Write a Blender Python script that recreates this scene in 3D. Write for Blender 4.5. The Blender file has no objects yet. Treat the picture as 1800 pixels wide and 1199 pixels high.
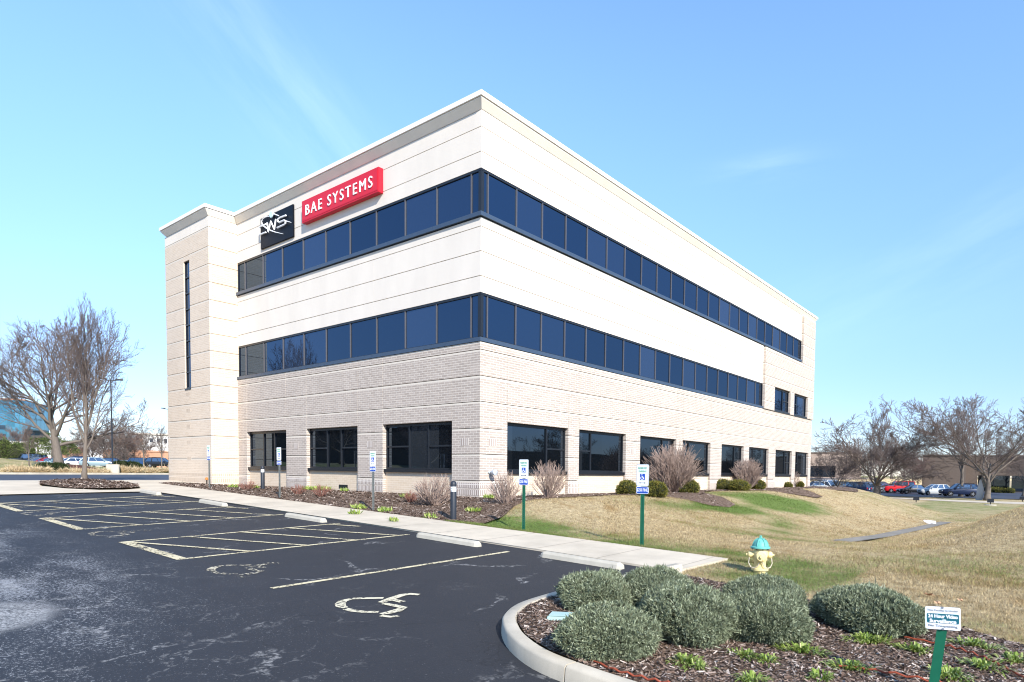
import bpy, bmesh, math, random
import numpy as np
from mathutils import Vector, Matrix
from mathutils.geometry import delaunay_2d_cdt
R = random.Random(7)
C = bpy.context.scene.collection
PI = math.pi
# ------------------------------------------------------------------ camera
FPX, PCX, PCY = 1099.73, 1055.71, 879.74            # focal and principal point in photo pixels (1800 wide)
YAW, PITCH, ROLL = -0.6275935, -0.0453786, 0.0139625
CAM = np.array([15.626195, -14.612077, 0.01316])
_f = np.array([math.sin(YAW)*math.cos(PITCH), math.cos(YAW)*math.cos(PITCH), math.sin(PITCH)])
_r0 = np.array([math.cos(YAW), -math.sin(YAW), 0.0]); _u0 = np.cross(_r0, _f)
_r = math.cos(ROLL)*_r0 + math.sin(ROLL)*_u0
_u = -math.sin(ROLL)*_r0 + math.cos(ROLL)*_u0
def ray(x, y): return _f + (x-PCX)/FPX*_r - (y-PCY)/FPX*_u
def horizon(x): return PCY + FPX*(_f[2] + (x-PCX)/FPX*_r[2])/_u[2]
def spot(x, depth):
    p = CAM + ray(x, horizon(x))*depth
    return float(p[0]), float(p[1])
def zat(x, y, depth): return float((CAM + ray(x, y)*depth)[2])
def on_z(x, y, z):
    d = ray(x, y); p = CAM + d*((z-CAM[2])/d[2]); return float(p[0]), float(p[1])

# ------------------------------------------------------------------ tags and mesh building
def tag(o, label=None, cat=None, group=None, kind=None):
    if label: o['label'] = label
    if cat: o['category'] = cat
    if group: o['group'] = group
    if kind: o['kind'] = kind
    return o
def thing(name, loc, label, cat, group=None, rz=0.0):
    o = bpy.data.objects.new(name, None); C.objects.link(o)
    o.empty_display_size = .2
    o.location = loc; o.rotation_euler = (0, 0, rz)
    return tag(o, label, cat, group)
def boxuv(me):
    n = len(me.loops)
    if not n: return
    uv = me.uv_layers.new(name='UVMap')
    co = np.empty(len(me.vertices)*3, np.float32); me.vertices.foreach_get('co', co); co = co.reshape(-1, 3)
    vi = np.empty(n, np.int32); me.loops.foreach_get('vertex_index', vi)
    nr = np.empty(len(me.polygons)*3, np.float32); me.polygons.foreach_get('normal', nr); nr = np.abs(nr.reshape(-1, 3))
    lt = np.empty(len(me.polygons), np.int32); me.polygons.foreach_get('loop_total', lt)
    ax = np.repeat(np.argmax(nr, axis=1), lt)
    p = co[vi]
    u = np.where(ax == 0, p[:, 1], p[:, 0]); v = np.where(ax == 2, p[:, 1], p[:, 2])
    uv.data.foreach_set('uv', np.stack([u, v], 1).astype(np.float32).ravel())
def link(name, me, parent=None):
    o = bpy.data.objects.new(name, me); C.objects.link(o)
    if parent is not None: o.parent = parent
    return o
class MB:
    def __init__(s): s.v = []; s.f = []; s.m = []; s.attr = None
    def add(s, vs, fs, mi=0):
        b = len(s.v); s.v += [tuple(map(float, q)) for q in vs]
        s.f += [tuple(b+i for i in q) for q in fs]; s.m += [mi]*len(fs); return s
    def box(s, x0, x1, y0, y1, z0, z1, mi=0):
        if x0 > x1: x0, x1 = x1, x0
        if y0 > y1: y0, y1 = y1, y0
        return s.add([(x0,y0,z0),(x1,y0,z0),(x1,y1,z0),(x0,y1,z0),(x0,y0,z1),(x1,y0,z1),(x1,y1,z1),(x0,y1,z1)],
              [(0,3,2,1),(4,5,6,7),(0,1,5,4),(1,2,6,5),(2,3,7,6),(3,0,4,7)], mi)
    def prism(s, poly, z0, z1, mi=0):
        n = len(poly)
        vs = [(x, y, z0) for x, y in poly]+[(x, y, z1) for x, y in poly]
        fs = [tuple(range(n-1, -1, -1)), tuple(range(n, 2*n))]+[(i, (i+1) % n, n+(i+1) % n, n+i) for i in range(n)]
        return s.add(vs, fs, mi)
    def prism_y(s, poly, y0, y1, mi=0):           # poly in x,z extruded along y
        n = len(poly)
        vs = [(x, y0, z) for x, z in poly]+[(x, y1, z) for x, z in poly]
        fs = [tuple(range(n)), tuple(range(2*n-1, n-1, -1))]+[(i, n+i, n+(i+1) % n, (i+1) % n) for i in range(n)]
        return s.add(vs, fs, mi)
    def tube(s, pts, rad, sides=8, mi=0, cap=True):
        n = len(pts); vs = []; fs = []
        px = None
        for i, p in enumerate(pts):
            a = Vector(pts[max(i-1, 0)]); b = Vector(pts[min(i+1, n-1)]); d = (b-a)
            d = d.normalized() if d.length > 1e-9 else Vector((0, 0, 1))
            if px is None: px = d.orthogonal().normalized()
            else:
                px = px - d*px.dot(d); px = px.normalized() if px.length > 1e-6 else d.orthogonal().normalized()
            py = d.cross(px); r = rad[i] if hasattr(rad, '__len__') else rad
            for k in range(sides):
                t = 2*PI*k/sides; q = Vector(p)+px*(r*math.cos(t))+py*(r*math.sin(t)); vs.append(q[:])
        for i in range(n-1):
            for k in range(sides):
                k2 = (k+1) % sides
                fs.append((i*sides+k, i*sides+k2, (i+1)*sides+k2, (i+1)*sides+k))
        if cap: fs += [tuple(range(sides-1, -1, -1)), tuple(range((n-1)*sides, n*sides))]
        return s.add(vs, fs, mi)
    def lathe(s, prof, sides=20, c=(0, 0, 0), axis='z', mi=0):
        vs = []; fs = []; n = len(prof)
        for r, z in prof:
            for k in range(sides):
                t = 2*PI*k/sides; a, b = r*math.cos(t), r*math.sin(t)
                q = (a, b, z) if axis == 'z' else ((z, a, b) if axis == 'x' else (b, z, a))
                vs.append((q[0]+c[0], q[1]+c[1], q[2]+c[2]))
        for i in range(n-1):
            for k in range(sides):
                k2 = (k+1) % sides; fs.append((i*sides+k, i*sides+k2, (i+1)*sides+k2, (i+1)*sides+k))
        fs += [tuple(range(sides-1, -1, -1)), tuple(range((n-1)*sides, n*sides))]
        return s.add(vs, fs, mi)
    def mesh(s, name, mats, off=None, smooth=False, bevel=0):
        me = bpy.data.meshes.new(name)
        vs = s.v if off is None else [(a-off[0], b-off[1], c-off[2]) for a, b, c in s.v]
        me.from_pydata(vs, [], s.f)
        if bevel:
            bm = bmesh.new(); bm.from_mesh(me)
            es = [e for e in bm.edges if len(e.link_faces) == 2 and e.calc_face_angle(0) > .6]
            bmesh.ops.bevel(bm, geom=es, offset=bevel, segments=2, affect='EDGES', clamp_overlap=True)
            bm.to_mesh(me); bm.free()
        if not isinstance(mats, (list, tuple)): mats = [mats]
        for m in mats: me.materials.append(m)
        if len(mats) > 1 and not bevel: me.polygons.foreach_set('material_index', s.m)
        if smooth: me.polygons.foreach_set('use_smooth', [True]*len(me.polygons))
        boxuv(me); me.update(); return me
    def build(s, name, mats, parent=None, off=None, **k):
        return link(name, s.mesh(name, mats, off, **k), parent)
def soft(o, ang=40):
    me = o.data; me.polygons.foreach_set('use_smooth', [True]*len(me.polygons))
    me.set_sharp_from_angle(angle=math.radians(ang)); return o
def np_mesh(name, V, F, mat, attrs=None):          # V (n,3), F (m,k) same size faces
    me = bpy.data.meshes.new(name); n, (m, k) = len(V), F.shape
    me.vertices.add(n); me.vertices.foreach_set('co', V.astype(np.float32).ravel())
    me.loops.add(m*k); me.loops.foreach_set('vertex_index', F.astype(np.int32).ravel())
    me.polygons.add(m); me.polygons.foreach_set('loop_start', np.arange(m, dtype=np.int32)*k)
    me.polygons.foreach_set('loop_total', np.full(m, k, np.int32))
    for a, vals in (attrs or {}).items():
        t = me.attributes.new(a, 'FLOAT', 'POINT'); t.data.foreach_set('value', vals.astype(np.float32))
    me.materials.append(mat); me.update(calc_edges=True); me.validate(); return me

# ------------------------------------------------------------------ materials
def newmat(name):
    m = bpy.data.materials.new(name); m.use_nodes = True; nt = m.node_tree; nt.nodes.clear()
    out = nt.nodes.new('ShaderNodeOutputMaterial'); return m, nt, out
def N(nt, t, **kw):
    n = nt.nodes.new(t)
    for k, v in kw.items():
        if k in n.inputs: n.inputs[k].default_value = v
        else: setattr(n, k, v)
    return n
def L(nt, a, b): nt.links.new(a, b)
def c4(c): return (c[0], c[1], c[2], 1.0)
def noise(nt, vec, scale, detail=4, rough=.55):
    n = nt.nodes.new('ShaderNodeTexNoise'); n.inputs['Scale'].default_value = scale
    n.inputs['Detail'].default_value = detail; n.inputs['Roughness'].default_value = rough
    if vec is not None: L(nt, vec, n.inputs['Vector'])
    return n.outputs['Fac']
def ramp(nt, fac, a, b, lo=(0,0,0), hi=(1,1,1)):
    n = nt.nodes.new('ShaderNodeValToRGB'); e = n.color_ramp.elements
    e[0].position = a; e[0].color = c4(lo); e[1].position = b; e[1].color = c4(hi)
    L(nt, fac, n.inputs['Fac']); return n.outputs['Color']
def mix(nt, fac, a, b, mode='MIX'):
    n = nt.nodes.new('ShaderNodeMix'); n.data_type = 'RGBA'; n.blend_type = mode
    for s, v in ((n.inputs[0], fac), (n.inputs[6], a), (n.inputs[7], b)):
        if isinstance(v, (int, float)): s.default_value = v
        elif isinstance(v, tuple): s.default_value = c4(v)
        else: L(nt, v, s)
    return n.outputs[2]
def mth(nt, op, a, b=0.0, clamp=False):
    n = nt.nodes.new('ShaderNodeMath'); n.operation = op; n.use_clamp = clamp
    for s, v in ((n.inputs[0], a), (n.inputs[1], b)):
        if isinstance(v, (int, float)): s.default_value = v
        else: L(nt, v, s)
    return n.outputs[0]
def bsdf(nt, out, color, rough=.6, spec=.3, metal=0.0, bump=None, bstr=.3, bdist=.02):
    b = nt.nodes.new('ShaderNodeBsdfPrincipled')
    if isinstance(color, tuple): b.inputs['Base Color'].default_value = c4(color)
    else: L(nt, color, b.inputs['Base Color'])
    if isinstance(rough, (int, float)): b.inputs['Roughness'].default_value = rough
    else: L(nt, rough, b.inputs['Roughness'])
    b.inputs['Specular IOR Level'].default_value = spec; b.inputs['Metallic'].default_value = metal
    if bump is not None:
        n = nt.nodes.new('ShaderNodeBump'); n.inputs['Strength'].default_value = bstr; n.inputs['Distance'].default_value = bdist
        L(nt, bump, n.inputs['Height']); L(nt, n.outputs[0], b.inputs['Normal'])
    L(nt, b.outputs[0], out.inputs['Surface']); return b
def obco(nt): return nt.nodes.new('ShaderNodeTexCoord').outputs['Object']
def plain(name, col, rough=.5, spec=.3, metal=0.0, var=.12, scale=6.0, bump=0.0):
    m, nt, out = newmat(name); co = obco(nt)
    n = noise(nt, co, scale, 5)
    c = mix(nt, n, tuple(x*(1-var) for x in col), tuple(min(1, x*(1+var)) for x in col))
    n2 = noise(nt, co, scale*9, 3)
    bsdf(nt, out, c, rough, spec, metal, n2 if bump else None, bump)
    return m
def attr(nt, name):
    n = nt.nodes.new('ShaderNodeAttribute'); n.attribute_name = name; return n.outputs['Fac']
def ramp_mat(name, cols, a='rnd', rough=.7, spec=.15, trans=0.0):
    m, nt, out = newmat(name)
    n = nt.nodes.new('ShaderNodeValToRGB'); e = n.color_ramp.elements
    while len(e) < len(cols): e.new(.5)
    for i, c in enumerate(cols): e[i].position = i/(len(cols)-1); e[i].color = c4(c)
    L(nt, attr(nt, a), n.inputs['Fac'])
    b = bsdf(nt, out, n.outputs['Color'], rough, spec)
    if trans:
        t = nt.nodes.new('ShaderNodeBsdfTranslucent'); L(nt, n.outputs['Color'], t.inputs['Color'])
        mx = nt.nodes.new('ShaderNodeMixShader'); mx.inputs[0].default_value = trans
        L(nt, b.outputs[0], mx.inputs[1]); L(nt, t.outputs[0], mx.inputs[2]); L(nt, mx.outputs[0], out.inputs['Surface'])
    return m
def brick_mat(name, c1, c2, mortar, w=.30, h=.0825, ms=.012, vert=False):
    m, nt, out = newmat(name)
    uv = nt.nodes.new('ShaderNodeTexCoord').outputs['UV']
    b = nt.nodes.new('ShaderNodeTexBrick'); b.offset = 0.0 if vert else .5
    b.inputs['Scale'].default_value = 1; b.inputs['Brick Width'].default_value = w; b.inputs['Row Height'].default_value = h
    b.inputs['Mortar Size'].default_value = ms; b.inputs['Mortar Smooth'].default_value = .1; b.inputs['Bias'].default_value = 0
    b.inputs['Color1'].default_value = c4(c1); b.inputs['Color2'].default_value = c4(c2); b.inputs['Mortar'].default_value = c4(mortar)
    L(nt, uv, b.inputs['Vector'])
    st = noise(nt, uv, .55, 5, .6); st2 = noise(nt, uv, 7, 3)
    col = mix(nt, 1.0, b.outputs['Color'], mix(nt, st, (.90,.89,.88), (1.06,1.05,1.04)), 'MULTIPLY')
    col = mix(nt, 1.0, col, mix(nt, st2, (.94,.94,.94), (1.05,1.05,1.05)), 'MULTIPLY')
    inv = mth(nt, 'SUBTRACT', 1.0, b.outputs['Fac'])
    bsdf(nt, out, col, .85, .2, 0, inv, .35, .006); return m
M = {}
M['brick'] = brick_mat('brown_brick', (.355,.300,.258), (.435,.372,.322), (.60,.535,.46), ms=.011)
M['tanbrick'] = brick_mat('tan_brick', (.57,.465,.36), (.63,.52,.41), (.67,.575,.465))
M['cream'] = brick_mat('cream_brick', (.59,.475,.345), (.64,.525,.395), (.68,.58,.46), ms=.010)
M['soldier'] = brick_mat('soldier_brick', (.30,.245,.215), (.39,.33,.29), (.70,.64,.57), w=.095, h=.40, ms=.016, vert=True)
M['tansoldier'] = brick_mat('tan_soldier_brick', (.44,.35,.265), (.52,.42,.325), (.68,.59,.48), w=.095, h=.40, ms=.012, vert=True)
def concrete_mat(name, c, stain=.10, rough=.85, sc=1.0, speck=.10):
    m, nt, out = newmat(name); co = obco(nt)
    mp = nt.nodes.new('ShaderNodeMapping'); mp.inputs['Scale'].default_value = (1, 1, .35); L(nt, co, mp.inputs[0])
    a = noise(nt, mp.outputs[0], .8*sc, 6, .6); b = noise(nt, co, 60*sc, 2)
    col = mix(nt, ramp(nt, a, .3, .75), tuple(x*(1-stain) for x in c), tuple(min(1, x*(1+stain*.4)) for x in c))
    col = mix(nt, 1.0, col, mix(nt, b, (1-speck,)*3, (1+speck*.4,)*3), 'MULTIPLY')
    bsdf(nt, out, col, rough, .25, 0, b, .12, .01); return m
M['precast'] = concrete_mat('white_precast', (.725,.655,.565), .08, .8, 1, .04)
M['cornice'] = concrete_mat('cornice_stucco', (.84,.78,.68), .08, .85, 1.5, .05)
M['coping'] = plain('white_coping', (.82,.80,.77), .45, .3, var=.03)
M['lip'] = concrete_mat('cast_stone_lip', (.64,.57,.48), .05, .85, 1, .04)
M['joint'] = plain('joint_sealant', (.42,.39,.36), .9, .1)
M['darkmetal'] = plain('dark_bronze_metal', (.012,.014,.018), .35, .4, var=.2)
M['bluemetal'] = plain('blue_grey_sill', (.05,.075,.115), .35, .5, .2, var=.15)
M['mullion'] = plain('mullion_metal', (.11,.105,.11), .4, .4, .3, var=.1)
M['roofing'] = plain('roof_gravel', (.35,.34,.32), .9, .1)
def glass_mat(name, dark, tint, f0=.55):
    m, nt, out = newmat(name); co = obco(nt)
    g = nt.nodes.new('ShaderNodeBsdfGlossy'); g.inputs['Roughness'].default_value = .012; g.inputs['Color'].default_value = c4(tint)
    d = nt.nodes.new('ShaderNodeBsdfDiffuse'); d.inputs['Color'].default_value = c4(dark)
    fr = nt.nodes.new('ShaderNodeFresnel'); fr.inputs['IOR'].default_value = 1.5
    g2 = nt.nodes.new('ShaderNodeBsdfGlossy'); g2.inputs['Roughness'].default_value = .012; g2.inputs['Color'].default_value = (.55,.6,.68,1)
    n = nt.nodes.new('ShaderNodeBump'); n.inputs['Strength'].default_value = .012; n.inputs['Distance'].default_value = .3
    L(nt, noise(nt, co, .6, 1), n.inputs['Height'])
    wn = nt.nodes.new('ShaderNodeTexWhiteNoise'); wn.noise_dimensions = '3D'; sn = nt.nodes.new('ShaderNodeVectorMath'); sn.operation = 'SNAP'; sn.inputs[1].default_value = (1.77, 1.372, 4); of = nt.nodes.new('ShaderNodeVectorMath'); of.operation = 'ADD'; of.inputs[1].default_value = (.55, -.38, .5)
    L(nt, co, of.inputs[0]); L(nt, of.outputs[0], sn.inputs[0]); L(nt, sn.outputs[0], wn.inputs['Vector'])
    L(nt, mix(nt, wn.outputs['Value'], tuple(x*.88 for x in tint), tuple(x*1.10 for x in tint)), g.inputs['Color'])
    L(nt, mix(nt, mth(nt, 'POWER', wn.outputs['Value'], 4.0), dark, tuple(x*3+.012 for x in dark)), d.inputs['Color'])
    for q in (g, g2): L(nt, n.outputs[0], q.inputs['Normal'])
    a = nt.nodes.new('ShaderNodeAddShader'); L(nt, d.outputs[0], a.inputs[0]); L(nt, g.outputs[0], a.inputs[1])
    x = nt.nodes.new('ShaderNodeMixShader'); L(nt, mth(nt, 'MULTIPLY', fr.outputs[0], .5), x.inputs[0])
    L(nt, a.outputs[0], x.inputs[1]); L(nt, g2.outputs[0], x.inputs[2]); L(nt, x.outputs[0], out.inputs['Surface']); return m
M['ribglass'] = glass_mat('blue_tinted_glass', (.0015,.004,.010), (.047,.076,.118))
M['gndglass'] = glass_mat('dark_tinted_glass', (.002,.003,.004), (.06,.085,.12))
M['carglass'] = glass_mat('car_glass', (.004,.005,.006), (.16,.18,.20))
M['tealglass'] = glass_mat('teal_mirror_glass', (.004,.02,.03), (.09,.22,.30))
# painted metals
M['signred'] = plain('sign_red', (.60,.016,.034), .4, .25, var=.04)
M['signblack'] = plain('sign_black', (.0035,.005,.010), .45, .15, var=.1)
M['white'] = plain('white_paint', (.85,.85,.85), .4, .3, var=.03)
M['iceblue'] = plain('pale_blue_paint', (.55,.72,.80), .35, .4, var=.05)
M['signwhite'] = plain('sign_white', (.80,.82,.83), .4, .3, var=.03)
M['signgrey'] = plain('sign_edge_grey', (.42,.46,.50), .4, .3, var=.05)
M['signblue'] = plain('sign_blue', (.015,.075,.42), .4, .3, var=.05)
M['signgreen'] = plain('sign_green', (.10,.34,.20), .4, .3, var=.05)
M['signteal'] = plain('sign_teal', (.015,.13,.17), .4, .3, var=.05)
M['signink'] = plain('sign_ink', (.03,.04,.05), .5, .3, var=.05)
M['steelpost'] = plain('galvanized_post', (.24,.25,.23), .45, .4, .5, var=.2)
M['greenpost'] = plain('green_post_paint', (.008,.115,.060), .4, .4, var=.2, scale=12)
M['bollard'] = plain('bollard_paint', (.022,.026,.034), .45, .35, var=.2)
M['yellow'] = plain('hydrant_yellow', (.78,.63,.30), .45, .35, var=.12, scale=9)
M['teal'] = plain('hydrant_teal', (.13,.42,.36), .45, .35, var=.15, scale=14)
def chipped(name, c, under):
    m, nt, out = newmat(name); co = obco(nt); n = noise(nt, co, 9, 5, .6); k = noise(nt, co, 26, 5, .7)
    col = mix(nt, n, tuple(x*.8 for x in c), tuple(min(1, x*1.12) for x in c)); col = mix(nt, ramp(nt, k, .60, .66), col, under)
    bsdf(nt, out, col, .5, .3, 0, k, .15, .01); return m
M['yellow'] = chipped('chipped_hydrant_yellow', (.76,.61,.29), (.30,.17,.08)); M['teal'] = chipped('chipped_hydrant_teal', (.12,.40,.34), (.05,.10,.08))
M['rust'] = plain('dark_rust', (.05,.04,.03), .6, .3, .3)
M['chain'] = plain('chain_steel', (.55,.48,.36), .5, .4, .3)
M['hose'] = plain('drip_hose_brown', (.27,.060,.028), .5, .3, var=.25, scale=8)
M['valve'] = plain('valve_lid_green', (.36,.50,.47), .5, .3, var=.06)
M['stop'] = concrete_mat('wheel_stop_concrete', (.50,.455,.37), .22, .85, 2, .16)
M['walk'] = concrete_mat('sidewalk_concrete', (.575,.495,.38), .22, .9, 1.2, .16)
M['curb'] = concrete_mat('curb_concrete', (.54,.475,.37), .24, .9, 2.5, .22)
M['floodblack'] = plain('floodlight_black', (.015,.015,.017), .4, .4)
M['stone'] = concrete_mat('pale_stone', (.48,.48,.47), .2, .9, 2, .15)
M['tyre'] = plain('tyre_rubber', (.012,.012,.013), .8, .2)
M['rim'] = plain('alloy_rim', (.42,.43,.45), .35, .5, .7)
M['lampglass'] = plain('headlamp', (.70,.73,.76), .1, .6)
M['tail'] = plain('tail_lamp', (.40,.012,.015), .2, .5)
def car_paint(name, c, rough=.18):
    m, nt, out = newmat(name)
    b = bsdf(nt, out, c, rough+.12, .3); b.inputs['Coat Weight'].default_value = .25; b.inputs['Coat Roughness'].default_value = .05; return m
# bark
def bark_mat(name, c, c2):
    m, nt, out = newmat(name); co = obco(nt)
    mp = nt.nodes.new('ShaderNodeMapping'); mp.inputs['Scale'].default_value = (1, 1, .22); L(nt, co, mp.inputs[0])
    n = noise(nt, mp.outputs[0], 14, 5, .65)
    bsdf(nt, out, mix(nt, n, c, c2), .9, .1, 0, n, .6, .03); return m
M['bark'] = bark_mat('grey_bark', (.085,.070,.056), (.22,.185,.155))
M['twig'] = bark_mat('grey_brown_twigs', (.10,.078,.070), (.20,.158,.140))
M['redtwig'] = bark_mat('reddish_twigs', (.135,.088,.072), (.23,.155,.132))
M['lightbark'] = bark_mat('pale_bark', (.15,.135,.115), (.32,.295,.255))
M['stems'] = bark_mat('pale_stems', (.11,.065,.052), (.46,.36,.30))
M['redstems'] = bark_mat('red_brown_stems', (.12,.05,.038), (.33,.17,.13))

# asphalt, with worn aggregate, cracks
def asphalt_mat(name, worn=True, base=(.026,.0268,.030)):
    m, nt, out = newmat(name); co = obco(nt)
    sp = noise(nt, co, 130, 2, .7); sp2 = noise(nt, co, 34, 3, .75); big = noise(nt, co, .35, 6, .62); mid = noise(nt, co, 2.2, 5, .6)
    col = mix(nt, mid, tuple(x*.90 for x in base), tuple(x*1.12 for x in base))
    if worn:
        s = nt.nodes.new('ShaderNodeSeparateXYZ'); L(nt, co, s.inputs[0])
        # worn drive lane: further from the building the sealer has gone
        lane = nt.nodes.new('ShaderNodeMapRange'); lane.inputs[1].default_value = -9.9; lane.inputs[2].default_value = -12.2
        L(nt, s.outputs[1], lane.inputs[0])
        left = nt.nodes.new('ShaderNodeMapRange'); left.inputs[1].default_value = 10.5; left.inputs[2].default_value = 4.5
        L(nt, s.outputs[0], left.inputs[0])
        w = mth(nt, 'MULTIPLY', lane.outputs[0], mth(nt, 'ADD', mth(nt, 'MULTIPLY', left.outputs[0], .75), .25))
        st = nt.nodes.new('ShaderNodeMapping'); st.inputs['Scale'].default_value = (.5, 1.6, 1); st.inputs['Rotation'].default_value = (0,0,.2); L(nt, co, st.inputs[0])
        patch = noise(nt, st.outputs[0], .9, 6, .65)
        w2 = mth(nt, 'MULTIPLY', w, ramp(nt, patch, .22, .62))
        gn = mth(nt, 'ADD', mth(nt, 'MULTIPLY', sp2, .65), mth(nt, 'MULTIPLY', sp, .35))
        grain = mth(nt, 'DIVIDE', mth(nt, 'SUBTRACT', gn, mth(nt, 'SUBTRACT', .650, mth(nt, 'MULTIPLY', w2, .215))), .05, True)
        col = mix(nt, mth(nt, 'MULTIPLY', grain, .85), col, (.29,.288,.285))
        # a bare old patch where the sealer is gone
        pv = nt.nodes.new('ShaderNodeVectorMath'); pv.operation = 'DISTANCE'; pv.inputs[1].default_value = (6.2, -13.35, -1.69); L(nt, co, pv.inputs[0])
        pd = mth(nt, 'ADD', pv.outputs['Value'], mth(nt, 'MULTIPLY', mth(nt, 'SUBTRACT', sp2, .5), 1.0))
        pm = nt.nodes.new('ShaderNodeMapRange'); pm.inputs[1].default_value = .95; pm.inputs[2].default_value = .80; L(nt, pd, pm.inputs[0])
        col = mix(nt, mth(nt, 'MULTIPLY', pm.outputs[0], .75), col, mix(nt, ramp(nt, sp2, .4, .6), (.09,.088,.085), (.42,.41,.39)))
        # sparse white chips everywhere
        col = mix(nt, mth(nt, 'MULTIPLY', ramp(nt, sp, .74, .80), .55), col, (.34,.33,.32))
        # crack network with pale crushed edges, only where a large noise lets it
        wob = nt.nodes.new('ShaderNodeVectorMath'); wob.operation = 'ADD'; nn = nt.nodes.new('ShaderNodeTexNoise'); nn.inputs['Scale'].default_value = 1.6; nn.inputs['Detail'].default_value = 5
        L(nt, co, nn.inputs['Vector']); L(nt, co, wob.inputs[0])
        sc = nt.nodes.new('ShaderNodeVectorMath'); sc.operation = 'SCALE'; sc.inputs[3].default_value = 1.1; L(nt, nn.outputs['Color'], sc.inputs[0]); L(nt, sc.outputs[0], wob.inputs[1])
        for scl, lo, hi, k in ((.42, .008, .022, .55), (1.3, .009, .026, .75)):
            v = nt.nodes.new('ShaderNodeTexVoronoi'); v.feature = 'DISTANCE_TO_EDGE'; v.inputs['Scale'].default_value = scl; L(nt, wob.outputs[0], v.inputs['Vector'])
            cr = ramp(nt, v.outputs['Distance'], lo, hi, (1,1,1), (0,0,0))
            g = ramp(nt, noise(nt, co, .55 if scl > 1 else .9, 4), .50, .60)
            gr = ramp(nt, noise(nt, co, 16, 3, .7), .45, .58)
            amt = mth(nt, 'MULTIPLY', mth(nt, 'MULTIPLY', mth(nt, 'MULTIPLY', cr, g), gr), k)
            if scl > 1: amt = mth(nt, 'MULTIPLY', amt, mth(nt, 'ADD', mth(nt, 'MULTIPLY', w, .85), .12))
            col = mix(nt, amt, col, (.40,.385,.36))
            dk = ramp(nt, v.outputs['Distance'], .0, .006, (1,1,1), (0,0,0))
            col = mix(nt, mth(nt, 'MULTIPLY', dk, .5), col, (.012,.012,.013))
    rough = mth(nt, 'ADD', mth(nt, 'MULTIPLY', big, .25), .55)
    bsdf(nt, out, col, rough, .22, 0, sp2, .5, .008); return m
M['asphalt'] = asphalt_mat('sealed_asphalt')
M['oldasphalt'] = plain('old_grey_asphalt', (.27,.26,.245), .85, .25, var=.3, scale=60, bump=.5)
M['road'] = asphalt_mat('road_asphalt', False, (.055,.060,.075))
def paint_mat(name, c, lo=.40, hi=.47):
    m, nt, out = newmat(name); co = obco(nt)
    col = mix(nt, noise(nt, co, 7, 4), tuple(x*.8 for x in c), c)
    b = bsdf(nt, out, col, .7, .2); t = nt.nodes.new('ShaderNodeBsdfTransparent'); x = nt.nodes.new('ShaderNodeMixShader')
    w = mth(nt, 'MULTIPLY', noise(nt, co, 22, 5, .7), 1.0); w = mth(nt, 'ADD', mth(nt, 'MULTIPLY', w, .7), mth(nt, 'MULTIPLY', noise(nt, co, 2.5, 3), .3))
    L(nt, ramp(nt, w, lo, hi), x.inputs[0]); L(nt, t.outputs[0], x.inputs[1]); L(nt, b.outputs[0], x.inputs[2]); L(nt, x.outputs[0], out.inputs['Surface'])
    return m
M['line'] = paint_mat('worn_yellow_line', (.64,.55,.35), .42, .50)
M['icon2'] = paint_mat('faded_symbol_paint', (.52,.46,.33), .49, .56)
M['icon'] = paint_mat('worn_symbol_paint', (.66,.59,.42), .41, .50)
# mulch and grass
def mulch_mat():
    m, nt, out = newmat('bark_mulch'); co = obco(nt)
    n = noise(nt, co, 22, 5, .7); v = nt.nodes.new('ShaderNodeTexVoronoi'); v.inputs['Scale'].default_value = 34; L(nt, co, v.inputs['Vector'])
    r = nt.nodes.new('ShaderNodeValToRGB'); e = r.color_ramp.elements
    e[0].position = .0; e[0].color = (.045,.029,.022,1); e[1].position = 1; e[1].color = (.52,.42,.34,1)
    k = e.new(.55); k.color = (.130,.084,.056,1); k = e.new(.8); k.color = (.26,.19,.145,1)
    s = nt.nodes.new('ShaderNodeSeparateColor'); L(nt, v.outputs['Color'], s.inputs[0])
    L(nt, mth(nt, 'ADD', mth(nt, 'MULTIPLY', s.outputs[0], .7), mth(nt, 'MULTIPLY', n, .3)), r.inputs['Fac'])
    bsdf(nt, out, r.outputs['Color'], .9, .15, 0, v.outputs['Distance'], .8, .03); return m
M['mulch'] = mulch_mat()
M['chip'] = ramp_mat('mulch_chips', [(.025,.016,.012), (.090,.056,.040), (.185,.122,.088), (.30,.225,.178), (.56,.475,.40)])
def grass_col(nt, co, blade):
    g = attr(nt, 'green')
    n1 = noise(nt, co, .9, 5, .65); n2 = noise(nt, co, 5.5, 5, .75); n3 = noise(nt, co, 26, 4, .8)
    gg = mth(nt, 'ADD', g, mth(nt, 'ADD', mth(nt, 'MULTIPLY', mth(nt, 'SUBTRACT', n1, .5), .75), mth(nt, 'MULTIPLY', mth(nt, 'SUBTRACT', n2, .5), .9)))
    if blade: gg = mth(nt, 'ADD', gg, mth(nt, 'MULTIPLY', mth(nt, 'SUBTRACT', attr(nt, 'rnd'), .5), .55))
    gg = ramp(nt, gg, .30, .70)
    straw = mix(nt, ramp(nt, n2, .32, .68), (.36,.262,.130), (.67,.54,.345)); straw = mix(nt, ramp(nt, n1, .52, .68), straw, (.42,.285,.14))
    green = mix(nt, n2, (.095,.145,.030), (.21,.285,.080))
    col = mix(nt, gg, straw, green)
    k = attr(nt, 'rnd') if blade else n3
    n4 = ramp(nt, noise(nt, co, 12, 4, .8), .34, .66)
    col = mix(nt, 1.0, col, mix(nt, n4, (.66,.66,.64), (1.24,1.24,1.24)), 'MULTIPLY')
    return mix(nt, 1.0, col, mix(nt, k, (.42,.42,.40), (1.40,1.40,1.38)), 'MULTIPLY'), n3
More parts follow.
